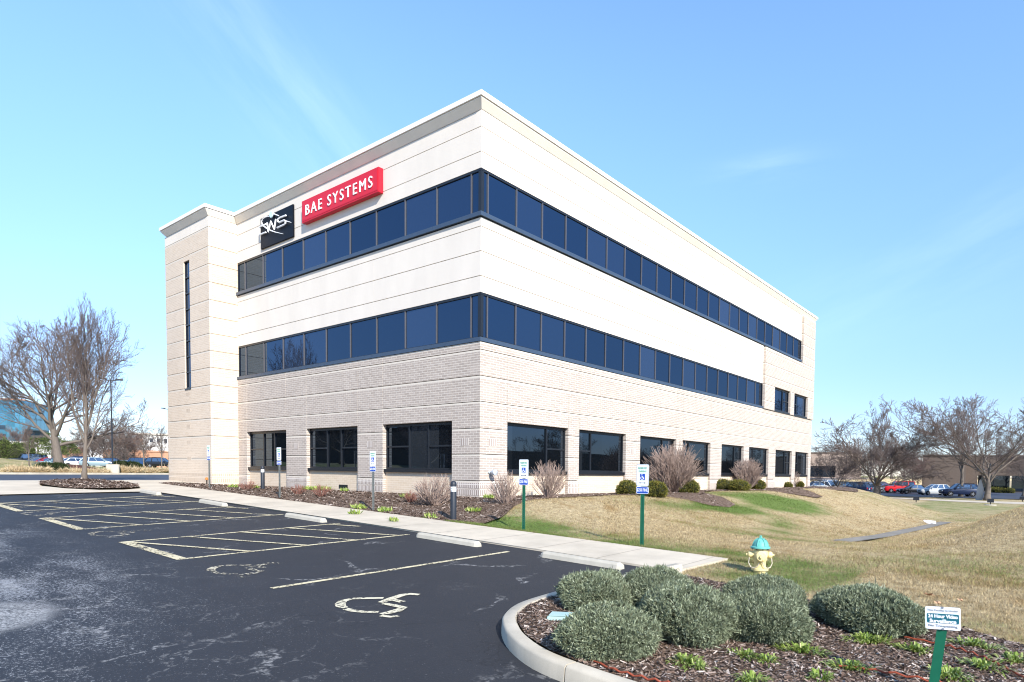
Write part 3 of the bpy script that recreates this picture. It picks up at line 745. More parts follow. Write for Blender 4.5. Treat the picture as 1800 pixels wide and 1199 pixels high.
mb = MB(); sweep(mb, path, [(.14, 12.135), (.24, 12.135), (.24, 12.29), (-.45, 12.29), (-.45, 11.96)]); part(mb, 'coping', M['coping'])
mb = MB(); mb.box(TX0+.3, -.3, .3, RY-.3, 11.88, 11.94); part(mb, 'roof', M['roofing'])
mb = MB(); mb.box(TX0, -.36, RY-.3, RY-.02, BZ-.6, 11.85); mb.box(TX0, TX0+.3, 5.02, RY-.32, BZ-.6, 11.85); part(mb, 'rear_wall', M['brick'])
# ribbon windows
def ribbon(s, z0, z1, end, marks):
    d = .09                                           # glass set back
    g = MB(); fr = MB(); si = MB(); mu = MB()
    zs = z0+.14
    if s == 'L':
        g.box(end, -d-.05, d+.01, d+.04, zs, z1-.05)
        fr.box(end, -.04, .06, d+.07, z1-.07, z1); fr.box(end, -.05, d-.02, d+.005, zs-.01, zs+.04)
        si.box(end-.12 if z0 < 5 else end, .03, -.035, .30, z0, zs-.005)
        for x in marks: mu.box(x-.021, x+.021, d-.03, d+.012, zs+.04, z1-.07)
        fr.box(-.15, -.05, .055, d+.09, zs+.04, z1-.07); fr.box(end, end+.05, d-.03, d+.012, zs+.04, z1-.07)
    else:
        g.box(-d-.04, -d-.01, d+.05, end, zs, z1-.05)
        fr.box(-d-.07, -.06, .04, end, z1-.07, z1); fr.box(-d-.005, -d+.02, .05, end, zs-.01, zs+.04)
        si.box(-.30, .035, -.03, end+(.15 if z0 < 5 else -.02), z0+.001, zs-.006)
        for y in marks: mu.box(-d-.012, -d+.03, y-.021, y+.021, zs+.04, z1-.07)
        fr.box(-d-.09, -.055, .05, .15, zs+.04, z1-.07); fr.box(-d-.012, -d+.03, end-.05, end, zs+.04, z1-.07)
    w = part(g, 'ribbon_window', M['ribglass'])
    sub(fr, 'window_frame', M['darkmetal'], w); sub(si, 'window_sill', M['bluemetal'], w); each(mu, 'mullion', M['mullion'], w)
ml = [-.55-1.77*i for i in range(10)]
mr = [.38+1.372*i for i in range(24)]
ribbon('L', TS, TH, LX, ml); ribbon('L', MS, MH, LX, ml)
ribbon('R', TS, TH, E1, [y for y in mr if y < E1-.3]); ribbon('R', MS, MH, E0, [y for y in mr if y < E0-.3])
mb = MB(); mb.box(-15, -9, 8, 20, 11.98, 12.2); 
# punched windows
def window(s, a, b, z0, z1, x, vert, bars, glass):
    d = .20; g = MB(); fr = MB(); si = MB()
    P = (lambda m, u0, u1, w0, w1, q0, q1: m.box(u0, u1, x+w0, x+w1, q0, q1)) if s == 'L' else (lambda m, u0, u1, w0, w1, q0, q1: m.box(x-w1, x-w0, u0, u1, q0, q1))
    P(g, a, b, d, d+.03, z0, z1)
    t = .055
    P(fr, a, b, d-.05, d-.004, z1-t-.05, z1-.002); P(fr, a, b, d-.05, d-.004, z0, z0+t)
    P(fr, a, a+t, d-.05, d-.004, z0+t, z1-t-.05); P(fr, b-t, b, d-.05, d-.004, z0+t, z1-t-.05)
    vv = [a+(b-a)*q for q in vert]
    for v in vv: P(fr, v-.03, v+.03, d-.055, d-.004, z0+t, z1-t-.05)
    ed = [a+t]+[q for v in vv for q in (v-.03, v+.03)]+[b-t]
    for i in bars:
        zm = z0+(z1-z0)*.5; P(fr, ed[2*i], ed[2*i+1], d-.05, d-.004, zm-.03, zm+.03)
    P(si, a+.003, b-.003, .03, d+.05, z0-.12, z0-.003)
    w = part(g, 'window', glass); sub(fr, 'window_frame', M['darkmetal'], w); sub(si, 'window_sill', M['darkmetal'], w)
for a, b in LW: window('L', a, b, GS, GH, 0.0, (.36, .635), (0, 2), M['gndglass'])
for i, (a, b) in enumerate(RW): window('R', a, b, GS, GH, 0.0, (.67,) if i % 2 == 0 else (.29,), (1,) if i % 2 == 0 else (0,), M['gndglass'])
for i, (a, b) in enumerate(SW): window('R', a, b, 4.42, 5.92, PX, (.62,) if i == 0 else (.30,), (1,) if i == 0 else (0,), M['ribglass'])
g = MB(); g.box(SX0, SX1, TY+.10, TY+.14, SZ0, SZ1); w = part(g, 'slit_window', M['ribglass'])
fr = MB()
for k in range(9): z = SZ0+(SZ1-SZ0)*k/8; fr.box(SX0+.002, SX1-.002, TY+.05, TY+.097, z-.03, z+.03)
fr.box(SX0+.002, SX0+.05, TY+.055, TY+.097, SZ0, SZ1); fr.box(SX1-.05, SX1-.002, TY+.055, TY+.097, SZ0, SZ1); fr.box(SX0+.002, SX1-.002, TY-.03, TY+.1, SZ0-.1, SZ0-.031)
sub(fr, 'window_frame', M['darkmetal'], w)
# low vent in the left spandrel
mb = MB(); mb.box(-8.55, -7.95, .10, .129, -.80, -.66); part(mb, 'crawl_vent', M['darkmetal'])

# ------------------------------------------------------------------ writing
def text_mesh(s, size, bold=0.0, extrude=.003, sx=1.0, shear=0.0, space=1.0):
    cu = bpy.data.curves.new('lettering', 'FONT'); cu.body = s; cu.size = size; cu.align_x = 'CENTER'; cu.align_y = 'CENTER'
    cu.offset = bold; cu.extrude = extrude; cu.shear = shear; cu.space_character = space; cu.resolution_u = 3
    o = bpy.data.objects.new('lettering', cu); C.objects.link(o)
    dg = bpy.context.evaluated_depsgraph_get(); me = bpy.data.meshes.new_from_object(o.evaluated_get(dg))
    bpy.data.objects.remove(o); bpy.data.curves.remove(cu)
    v = np.array([q.co[:] for q in me.vertices]); f = [tuple(p.vertices) for p in me.polygons]; bpy.data.meshes.remove(me)
    v[:, 0] *= sx
    return v, f
def put_text(mb, s, size, org, mi=0, width=None, height=None, **k):   # writing in the x,z plane facing -y
    v, f = text_mesh(s, size, **k)
    w = v[:, 0].max()-v[:, 0].min(); h = v[:, 1].max()-v[:, 1].min(); v[:, 0] -= (v[:, 0].max()+v[:, 0].min())/2; v[:, 1] -= (v[:, 1].max()+v[:, 1].min())/2
    if width: v[:, 0] *= width/w
    if height: v[:, 1] *= height/h
    mb.add([(org[0]+a, org[1]-c, org[2]+b) for a, b, c in v], f, mi)
sg = thing('wall_sign', (-8.1, 0, 10.90), 'long red illuminated box sign with white block lettering on the white band', 'sign')
mb = MB(); mb.box(-2.72, 2.72, -.16, .05, -.46, .46); mb.box(-2.66, 2.66, -.172, -.1605, -.40, .40); mb.build('sign_box', M['signred'], sg, bevel=.012)
mb = MB(); put_text(mb, 'BAE SYSTEMS', .6, (0, -.19, 0), width=4.75, height=.43, bold=0.0, extrude=.01, space=1.30); mb.build('lettering', M['white'], sg)
mb = MB()
for x in (-2.2, -.8, .8, 2.2): mb.box(x-.06, x+.06, .051, .06+CR, -.2, .2)
mb.build('mounting_bracket', M['darkmetal'], sg)
sk = thing('wall_sign', (-13.25, 0, 10.84), 'square black wall sign with white orbit emblem and three slanted letters beside the red one', 'sign')
mb = MB(); mb.box(-1.45, 1.45, -.03, .045, -.70, .70); mb.build('sign_panel', M['signblack'], sk, bevel=.015)
uvp = lambda q: (-1.36+2.9*q[0], -.10, -.715+1.4*q[1])
mb = MB()
def stroke(pts, r): mb.tube([uvp(q) for q in pts], r, 6)
stroke([(.20,.717),(.02,.722),(-.015,.69),(-.02,.49),(.02,.462),(.19,.46)], .036)
stroke([(.237,.74),(.273,.442),(.354,.737),(.458,.44),(.507,.738)], .036)
stroke([(.81,.715),(.63,.727),(.575,.705),(.572,.63),(.61,.588),(.76,.586),(.80,.55),(.795,.48),(.76,.45),(.55,.443)], .036)
mb.build('lettering', M['white'], sk)
mb = MB()
mb.tube([uvp(q) for q in [(.29,.93),(.188,.952),(.094,.932),(.056,.855),(.084,.739),(.199,.598),(.315,.474),(.489,.333),(.723,.179)]], [.016,.02,.02,.026,.03,.036,.032,.022,.008], 6)
mb.tube([uvp(q) for q in [(.44,.934),(.595,.804)]], [.03,.02], 6); mb.tube([uvp(q) for q in [(.83,.525),(.96,.428)]], [.022,.012], 6)
mb.build('orbit_line', M['white'], sk)
mb = MB(); c = uvp((.37, .945)); mb.lathe([(.001,-.03),(.13,-.03),(.15,-.01),(.15,.02),(.001,.03)], 20, c, 'y'); soft(mb.build('ball', M['iceblue'], sk))

# ------------------------------------------------------------------ parking signs, bollards, wheel stops
def rrect(w, h, r, n=4):
    out = []
    for cx, cz, a in ((w/2-r, h/2-r, 0), (-w/2+r, h/2-r, 90), (-w/2+r, -h/2+r, 180), (w/2-r, -h/2+r, 270)):
        for k in range(n+1): t = math.radians(a+90*k/n); out.append((cx+r*math.cos(t), cz+r*math.sin(t)))
    return out
def plate(mb, w, h, y0, y1, cz, mi=0, r=.03, cx=0): mb.prism_y([(cx+x, cz+z) for x, z in rrect(w, h, r)], y0, y1, mi)
def isa(mb, s, cx, cz, y, mi):                        # wheelchair figure in relief
    ring = [(cx+s*(-.06+.24*math.cos(math.radians(t))), y, cz+s*(-.16+.24*math.sin(math.radians(t)))) for t in range(140, 391, 25)]
    mb.tube(ring, s*.045, 4, mi); mb.tube([(cx-s*.08,y,cz+s*.22),(cx-s*.05,y,cz-s*.08),(cx+s*.17,y,cz-s*.09),(cx+s*.27,y,cz-s*.34),(cx+s*.36,y,cz-s*.30)], s*.05, 4, mi)
    mb.tube([(cx-s*.07,y,cz+s*.08),(cx+s*.14,y,cz+s*.07)], s*.04, 4, mi); mb.lathe([(.001,-.001),(s*.075,-.001),(s*.075,.002),(.001,.002)], 10, (cx-s*.09, y, cz+s*.36), 'y', mi)
def parking_sign(loc, label, h=1.75, green=True, rz=0.0):
    t = thing('parking_sign', loc, label, 'sign', 'reserved parking signs along the walk', rz)
    post = MB(); top = h-.02
    post.add([(-.038,.0,-.05),(.038,.0,-.05),(.038,.0,top),(-.038,.0,top),(-.018,.03,-.05),(.018,.03,-.05),(.018,.03,top),(-.018,.03,top)],
             [(0,1,5,4),(1,2,6,5),(3,0,4,7),(2,3,7,6),(4,5,6,7),(0,3,2,1)])
    post.box(-.048, -.0385, -.002, .004, -.05, top); post.box(.0385, .048, -.002, .004, -.05, top)
    po = post.build('post', M['greenpost'] if green else M['steelpost'], t)
    hl = MB()
    for k in range(int((h-.75)/.045)):
        z = .08+k*.045; hl.box(-.007, .007, -.0035, -.0005, z, z+.018)
    hl.build('punched_hole', M['darkmetal'], po)
    p = MB(); plate(p, .305, .457, -.012, -.008, h-.23); pl = p.build('sign_plate', M['signgrey'], t)
    q = MB(); plate(q, .285, .437, -.0135, -.0125, h-.23, 0, .025); q.build('face', M['signwhite'], pl)
    w = MB(); put_text(w, 'RESERVED', .05, (0, -.0145, h-.085), width=.215, height=.042, bold=.0015, extrude=.0006); put_text(w, 'PARKING', .05, (0, -.0145, h-.15), width=.19, height=.042, bold=.0015, extrude=.0006)
    w.build('lettering', M['signgreen'], pl)
    b = MB(); b.box(-.062, .062, -.0152, -.014, h-.335, h-.20); bb = b.build('symbol_panel', M['signblue'], pl)
    i = MB(); isa(i, .135, -.002, h-.268, -.0165, 0); i.build('wheelchair_symbol', M['white'], pl)
    a = MB(); a.box(-.055, .055, -.0152, -.014, h-.397, h-.387)
    for s in (-1, 1): a.prism_y([(s*.085, h-.392), (s*.05, h-.376), (s*.05, h-.408)][::s], -.0154, -.0138)
    a.build('arrow', M['signink'], pl)
    p2 = MB(); plate(p2, .305, .152, -.012, -.008, h-.545, 0, .035); f2 = p2.build('fine_plate', M['signwhite'], t)
    q2 = MB(); plate(q2, .285, .132, -.0135, -.0125, h-.545, 0, .03); q2.build('face', M['signblue'], f2)
    w2 = MB(); put_text(w2, '$250 FINE', .09, (0, -.0145, h-.545), width=.268, height=.078, bold=.0015, extrude=.0006); w2.build('lettering', M['white'], f2)
    return t
for x, y, g, h, lab in ((8.63,-3.47,True,1.74,'green-posted parking sign with blue fine plate nearest the hydrant'),
                   (5.25,-3.47,True,1.74,'green-posted parking sign with blue fine plate in front of the corner bushes'),
                   (-.85,-3.48,False,1.80,'steel-posted parking sign left of the nearer bollard'),
                   (-6.48,-3.42,False,1.80,'steel-posted parking sign just right of the farther bollard'),
                   (-12.75,-3.15,False,1.78,'steel-posted parking sign in front of the stair tower')):
    parking_sign((x, y, Hf(x, y)+(.0 if g else .01)), lab, h, g)
def bollard(x, y, label, h):
    t = thing('bollard_light', (x, y, Hf(x, y)), label, 'bollard', 'bollard lights in the mulch bed')
    s = h/1.08; a = MB(); a.lathe([(.085*s,-.1),(.085*s,.78*s),(.083*s,.785*s)], 20); soft(a.build('column', M['bollard'], t))
    b = MB(); b.lathe([(.070*s,.786*s),(.070*s,.925*s)], 20); soft(b.build('lens', M['signwhite'], t))
    l = MB()
    for k in range(2): z = (.82+.045*k)*s; l.lathe([(.072*s,z),(.086*s,z+.004),(.086*s,z+.016),(.072*s,z+.018)], 20)
    soft(l.build('louvre', M['signgrey'], t))
    c = MB(); c.lathe([(.086*s,.926*s),(.086*s,.985*s),(.078*s,1.03*s),(.055*s,1.065*s),(.02*s,1.08*s),(.001,1.081*s)], 20); soft(c.build('cap', M['bollard'], t))
bx, by = on_z(797, 903, -1.17); bollard(bx, by, 'black bollard light by the grass edge near the brick corner', 1.06)
bx, by = on_z(462, 863, -.97); bollard(bx, by, 'black bollard light by the farthest ground floor windows', 1.0)
for k, (xa, xb, y, lab) in enumerate(((-11.9,-10.15,-5.82,'pale concrete wheel stop at the tip of the tree island'),
     (-6.55,-4.75,-5.92,'pale concrete wheel stop second from the tree island'),
     (-1.1,.75,-5.95,'pale concrete wheel stop in the middle of the row of five'),
     (4.35,6.3,-5.88,'pale concrete wheel stop at the head of the wide yellow line'),
     (7.95,9.75,-5.85,'pale concrete wheel stop nearest the shrub island'))):
    cx = (xa+xb)/2; t = math.atan2(float(PL(xb, y))-float(PL(xa, y)), xb-xa); hw = (xb-xa)/2
    m = MB(); pr = [(-.09,0),(-.075,.07),(-.05,.105),(.05,.105),(.075,.07),(.09,0)]
    vs = []
    for x, q in ((-hw, .72), (-hw+.07, 1), (-.3, 1), (.3, 1), (hw-.07, 1), (hw, .72)): vs += [(x, a*q, max(0, b*q)) for a, b in pr]
    fs = [(i*6+j, (i+1)*6+j, (i+1)*6+j+1, i*6+j+1) for i in range(5) for j in range(5)]+[tuple(range(6)), tuple(range(35, 29, -1))]
    m.add(vs, fs); o = m.build('wheel_stop', M['stop'], bevel=.008); o.location = (cx, y, float(PL(cx, y))+.002); o.rotation_euler = (0, -t, R.uniform(-.012, .012))
    tag(o, lab, 'wheel stop', 'wheel stops along the walk')
# wall floodlight and small standpipe
t = thing('wall_floodlight', (-.0+.0, .42, -.05), 'small grey spotlight on the brick corner above a dormant bush', 'light')
m = MB(); m.lathe([(.05,.003),(.05,.05),(.03,.06)], 12, (0,0,0), 'x'); m.tube([(.05,0,0),(.14,0,.02),(.2,0,.0)], .018, 8); m.build('arm', M['signgrey'], t)
m = MB(); m.lathe([(.05,.12),(.09,.2),(.105,.32),(.09,.33),(.001,.33)], 14, (0,0,.0), 'x'); soft(m.build('lamp_head', M['signgrey'], t))
t = thing('hose_tap', (-16.1, -1.9, Hf(-16.1, -1.9)), 'small orange capped standpipe at the foot of the stair tower', 'standpipe')
m = MB(); m.tube([(0,0,-.05),(0,0,.22)], .03, 8); m.build('pipe', M['rust'], t)
m = MB(); m.lathe([(.04,.22),(.06,.24),(.06,.32),(.02,.35)], 10); m.build('cap', plain('orange_cap', (.55,.20,.05)), t)

# ------------------------------------------------------------------ fire hydrant
hx, hy = 11.62, -4.45
t = thing('fire_hydrant', (hx, hy, Hf(hx, hy)-.11), 'yellow fire hydrant with a teal bonnet behind the clipped shrubs', 'hydrant', rz=math.radians(28)); t.scale = (.95, .95, .95)
m = MB(); m.lathe([(.15,-.05),(.15,.03),(.115,.035),(.115,.16),(.15,.165),(.15,.20),(.105,.205),(.105,.33),(.125,.36),(.128,.50),(.115,.53),(.115,.555),(.001,.556)], 28); body = soft(m.build('body', M['yellow'], t))
m = MB(); m.lathe([(.13,.556),(.172,.558),(.175,.575),(.17,.588),(.135,.598),(.125,.64),(.098,.69),(.06,.722),(.034,.73),(.034,.745),(.001,.746)], 28)
for k in range(6):
    a = k*PI/3; m.tube([(.137*math.cos(a),.137*math.sin(a),.60),(.126*math.cos(a),.126*math.sin(a),.645),(.097*math.cos(a),.097*math.sin(a),.70),(.045*math.cos(a),.045*math.sin(a),.735)], .011, 6)
bon = soft(m.build('bonnet', M['teal'], t))
m = MB(); m.lathe([(.026,.745),(.022,.785),(.001,.786)], 5); m.build('operating_nut', M['teal'], bon)
def nozzle(axis, sgn, r, z, l0, l1, cap):
    q = MB(); pr = [(r*.86, l0), (r*.86, l1-.05), (r, l1-.048), (r, l1), (r*.82, l1+.018), (r*.32, l1+.022), (r*.30, l1+.055), (.001, l1+.056)]
    q.lathe([(a, b*sgn) for a, b in pr], 20, (0, 0, z), axis); return soft(q.build('nozzle', cap, t))
nozzle('y', -1, .098, .43, .08, .185, M['yellow'])
n1 = nozzle('x', -1, .062, .44, .08, .19, M['yellow']); n2 = nozzle('x', 1, .062, .44, .08, .19, M['yellow'])
m = MB()
for s in (-1, 1): m = MB(); m.tube([(s*.19,-.03,.40),(s*.205,-.06,.30),(s*.17,-.09,.23),(s*.12,-.11,.215),(s*.06,-.13,.24),(s*.02,-.14,.33)], .009, 5); m.build('chain', M['chain'], t)
m = MB()
for k in range(8): a = k*PI/4+.2; m = MB(); m.lathe([(.014,.535),(.014,.553)], 6, (.142*math.cos(a), .142*math.sin(a), 0)); m.build('bolt', M['rust'], t)

# ------------------------------------------------------------------ surveillance sign in the near bed
sx, sy = spot(1676, 4.85)
t = thing('warning_sign', (sx, sy, Hf(sx, sy)+.1), 'small white video surveillance sign on a dark green post', 'sign', rz=math.radians(-12))
t.rotation_euler = (0, math.radians(-3), math.radians(6))
po = MB(); po.add([(-.036,.0,-.1),(.036,.0,-.1),(.036,.0,.735),(-.036,.0,.735),(-.015,.035,-.1),(.015,.035,-.1),(.015,.035,.735),(-.015,.035,.735)], [(0,1,5,4),(1,2,6,5),(3,0,4,7),(2,3,7,6),(4,5,6,7),(0,3,2,1)]); po.v = [(x+.15*(z-.62), y, z) for x, y, z in po.v]; po.build('post', M['greenpost'], t)
ZS = .660
p = MB(); plate(p, .245, .178, -.012, -.006, ZS, 0, .014); pl = p.build('sign_plate', M['signwhite'], t)
q = MB(); plate(q, .222, .076, -.0132, -.0125, ZS-.002, 0, .010); q.build('teal_panel', M['signteal'], pl)
w = MB(); put_text(w, 'This Facility Is Under', .03, (0, -.0145, ZS+.060), width=.215, height=.020, extrude=.0004); put_text(w, 'No Trespassing', .03, (0, -.0145, ZS-.062), width=.20, height=.024, extrude=.0004); w.build('lettering', plain('faded_sign_ink', (.11,.13,.15), .5), pl)
w = MB(); put_text(w, '24 Hour Video', .03, (0, -.0145, ZS+.016), width=.205, height=.030, bold=.0012, extrude=.0006); put_text(w, 'Surveillance', .03, (0, -.0145, ZS-.022), width=.185, height=.030, bold=.0012, extrude=.0006); w.build('lettering', M['white'], pl)
m = MB(); m.lathe([(.009,-.016),(.009,-.012)], 8, (0,0,ZS+.084), 'y'); m.lathe([(.009,-.016),(.009,-.012)], 8, (0,0,ZS-.084), 'y'); m.build('bolt', M['rim'], t)
# hoses and valve box
def hose(pts, label):
    pts = densify(pts, 5); m = MB(); m.tube([(x, y, Hf(x, y)+.165+.012*math.sin(3*i)) for i, (x, y) in enumerate(pts)], .0095, 6)
    tag(m.build('drip_hose', M['hose']), label, 'hose', 'drip hoses on the mulch')
hose([on_z(x, y, -1.54) for x, y in ((1030,1137),(1080,1155),(1140,1168),(1200,1179),(1280,1199),(1340,1215))], 'red-brown drip hose running along the curb side of the bed')
hose([on_z(x, y, -1.56) for x, y in ((1475,1150),(1540,1156),(1632,1170),(1720,1186),(1800,1197),(1850,1204))], 'red-brown drip hose passing behind the green sign post')
hose([on_z(x, y, -1.60) for x, y in ((1590,1112),(1650,1122),(1700,1133),(1750,1150),(1790,1168),(1830,1185))], 'red-brown drip hose along the grassy back edge of the bed')
m = MB(); m.box(-.15, .15, -.11, .11, -.05, .06); m.box(-.14, .14, -.10, .10, .0605, .072); o = m.build('valve_box', M['valve'], bevel=.008)
vx, vy = on_z(985, 1071, -1.50); o.location = (vx+.03, vy, Hf(vx, vy)+.13); o.rotation_euler = (0, 0, .5); tag(o, 'pale green valve box lid in the mulch by the curb', 'valve box')

# ------------------------------------------------------------------ leaf clouds
def leaf_mesh(name, P, D, ln, wd, mat, rng, rnd=None, bend=0.0):
    """pointed leaves: at points P along directions D"""
    n = len(P); D = D/np.linalg.norm(D, axis=1, keepdims=True)
    side = np.cross(D, rng.normal(size=(n, 3))); side /= np.linalg.norm(side, axis=1, keepdims=True)+1e-9
    ln = np.broadcast_to(ln, n)[:, None]; wd = np.broadcast_to(wd, n)[:, None]
    mid = P+D*ln*.5; tip = P+D*ln
    if bend: tip[:, 2] -= bend*ln[:, 0]
    V = np.stack([P, mid-side*wd/2, tip, mid+side*wd/2], 1).reshape(-1, 3)
    F = np.arange(4*n).reshape(n, 4)
    r = rng.random(n) if rnd is None else rnd
    return np_mesh(name, V, F, mat, {'rnd': np.repeat(np.clip(r, 0, 1), 4)})
def lump(th, ph, k):                                  # lumpy radius on the sphere
    return 1+.13*np.sin(3*th+k)*np.sin(2*ph+k*2)+.06*np.sin(5*th+2*k)*np.cos(3*ph+k)+.05*np.sin(9*th+k)*np.sin(7*ph)
def shrub(name, loc, rx, ry, h, mat, coremat, n, ln, wd, label, cat, group, seed, tuft=5, up=.35, spread=.55, rz=0.0, flat=1.0, fname='foliage'):
    rng = np.random.default_rng(seed); t = thing(name, loc, label, cat, group, rz)
    z0 = -.12*h
    ph0 = np.arccos(1-rng.random(n)*1.68); th0 = rng.random(n)*2*PI
    rad = lump(th0, ph0, seed)*(1-.16*rng.random(n)**2)
    nx_ = np.sin(ph0)*np.cos(th0); ny_ = np.sin(ph0)*np.sin(th0); nz_ = np.cos(ph0)
    c = np.array([0, 0, h*.40]); rr = np.array([rx, ry, h*.60])
    P = c+np.stack([nx_, ny_, np.sign(nz_)*np.abs(nz_)**flat], 1)*rr*rad[:, None]
    Nn = np.stack([nx_/rx, ny_/ry, nz_/(h*.6)], 1); Nn /= np.linalg.norm(Nn, axis=1, keepdims=True)
    k = (P[:, 2] > -.02) & ((vn(th0*4.5, ph0*6.5, seed) > .13) | (rng.random(n) < .25)); P, Nn = P[k], Nn[k]
    P = np.repeat(P, tuft, 0); Nn = np.repeat(Nn, tuft, 0)
    D = Nn+rng.normal(size=Nn.shape)*spread+np.array([0, 0, up])
    P = P+rng.normal(size=P.shape)*ln*.25-Nn*ln*.5
    cl = np.repeat(rng.random(k.sum()), tuft)
    r = .45*rng.random(len(P))+.55*cl
    link(fname, leaf_mesh(fname, P, D, ln*(.6+.8*rng.random(len(P)))*np.where(rng.random(len(P)) < .02, 2.3, 1.0), wd*(.7+.6*rng.random(len(P))), mat, rng, r), t)
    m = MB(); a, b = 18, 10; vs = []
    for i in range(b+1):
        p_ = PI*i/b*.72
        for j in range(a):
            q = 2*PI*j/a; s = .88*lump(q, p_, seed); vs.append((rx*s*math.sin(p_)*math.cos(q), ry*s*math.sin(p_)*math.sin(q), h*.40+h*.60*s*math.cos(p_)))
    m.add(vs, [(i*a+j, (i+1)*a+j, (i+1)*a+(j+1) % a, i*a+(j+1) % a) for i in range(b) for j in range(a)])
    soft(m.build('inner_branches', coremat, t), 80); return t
VIEW = math.atan2(_f[1], _f[0])                       # plan heading of the camera
RT = YAW                                              # rotation that lays local x along the picture's width
def at_depth(px, depth, off=0.0):
    x, y = spot(px, depth); return (x, y, Hf(x, y)+off)
jun = [(1052,7.45,.44,.42,0.432,'clipped grey-green shrub half hidden at the back left of the island'),
       (1073,5.78,.415,.42,0.460,'clipped grey-green shrub at the front left beside the valve box'),
       (1160,7.66,.45,.42,0.460,'clipped grey-green shrub behind the widest front shrub'),
       (1206,6.37,.55,.45,0.543,'widest clipped grey-green shrub at the front of the island'),
       (1354,7.56,.52,.42,0.405,'clipped grey-green shrub just in front of the hydrant'),
       (1349,6.42,.43,.42,0.469,'clipped grey-green shrub with brown gaps below the hydrant'),
       (1535,6.89,.60,.46,0.460,'dark clipped grey-green shrub standing apart by the lawn')]
for i, (px, dp, rx, ry, h, lab) in enumerate(jun):
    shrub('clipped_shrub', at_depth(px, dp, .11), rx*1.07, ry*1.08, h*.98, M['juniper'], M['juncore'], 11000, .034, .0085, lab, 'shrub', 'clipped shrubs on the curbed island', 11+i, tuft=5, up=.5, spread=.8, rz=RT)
yew = [(1102,26.2,.43,.42,.58,'low rounded green shrub at the left end behind the nearest parking sign'),
       (1152,24.9,.60,.50,.62,'low rounded green shrub on the bed edge right of the nearest parking sign'),
       (1209,29.5,.58,.52,.68,'low rounded green shrub at the right foot of the largest bare bush'),
       (1271,36.0,.68,.60,.62,'low green shrub with a flat top beside the second bare bush'),
       (1299,34.6,.65,.55,.60,'low green shrub joined to the flat-topped one'),
       (1332,38.3,.58,.50,.58,'low rounded green shrub just right of the second bare bush'),
       (1386,45.0,.30,.30,.36,'tiny rounded green shrub at the far end of the building'),
       (1407,46.5,.28,.28,.42,'tiny rounded green shrub beside the last ground floor window')]
for i, (px, dp, rx, ry, h, lab) in enumerate(yew):
    shrub('evergreen_shrub', at_depth(px, dp, .0), rx, ry, h, M['yew'], M['juncore'], 1500, .075, .022, lab, 'shrub', 'low green shrubs along the right facade', 41+i, tuft=3, up=.5, spread=.7, rz=RT)
# daylily clumps
lil = [(1525,1122,.27,150,'largest bright green lily clump in front of the dark shrub'),(1410,1141,.22,110,'bright green lily clump in the middle of the bed'),
       (1612,1140,.18,80,'bright green lily clump just left of the surveillance sign post'),(1311,1152,.17,80,'bright green lily clump below the brown-gapped shrub'),
       (1349,1160,.12,45,'small lily clump touching the one below the brown-gapped shrub'),(1204,1160,.19,85,'lily clump beneath the widest grey shrub'),
       (1228,1172,.12,35,'thin lily tuft near the end of the drip hose'),(1494,1171,.21,95,'lily clump below the largest clump'),
       (1716,1131,.24,110,'lily clump at the grass edge right of the sign'),(1728,1168,.20,90,'lily clump in front of the grass edge clumps'),
       (1670,1185,.23,110,'lily clump right at the foot of the sign post'),(1442,1192,.17,70,'lily clump at the bottom beside a dark hole in the mulch'),
       (1322,1193,.14,55,'lily clump lowest and farthest left in the bed'),(1785,1158,.22,90,'lily clump at the grass edge, rightmost of all')]
for i, (px, py, r, n, lab) in enumerate(lil):
    rng = np.random.default_rng(200+i); x, y = on_z(px, py+6, Hf(*on_z(px, py, -1.6))+.14)
    n = int(n*1.5); th = rng.random(n)*2*PI; rr = r*rng.random(n)**.75*.85*(.75+.4*np.sin(2*th+i)); P = np.stack([rr*np.cos(th), rr*np.sin(th)*.8, np.zeros(n)], 1)
    D = np.stack([np.cos(th)*(.25+rr/r), np.sin(th)*(.25+rr/r), .7+.4*rng.random(n)], 1)+rng.normal(size=(n, 3))*.22
    D /= np.linalg.norm(D, axis=1, keepdims=True); ln = (.07+.09*rng.random(n))
    sd = np.cross(D, [0, 0, 1.0]); sd /= np.linalg.norm(sd, axis=1, keepdims=True)+1e-9; w = (.0055+.004*rng.random(n))[:, None]
    q1 = P+D*ln[:, None]*.55; q2 = P+D*ln[:, None]+np.array([0, 0, -1])*(ln*.42)[:, None]
    V = np.stack([P-sd*w*.7, P+sd*w*.7, q1+sd*w, q1-sd*w, q2-sd*w*.2, q2+sd*w*.2], 1).reshape(-1, 3)
    b = np.arange(n)*6; Fq = np.concatenate([np.stack([b, b+1, b+2, b+3], 1), np.stack([b+3, b+2, b+5, b+4], 1)])
    o = link('lily_clump', np_mesh('lily_clump', V, Fq, M['lily'], {'rnd': np.repeat(rng.random(n), 6)})); o.location = (x, y, Hf(x, y)+.135)
    tag(o, lab, 'plant', 'lily clumps in the mulch island')
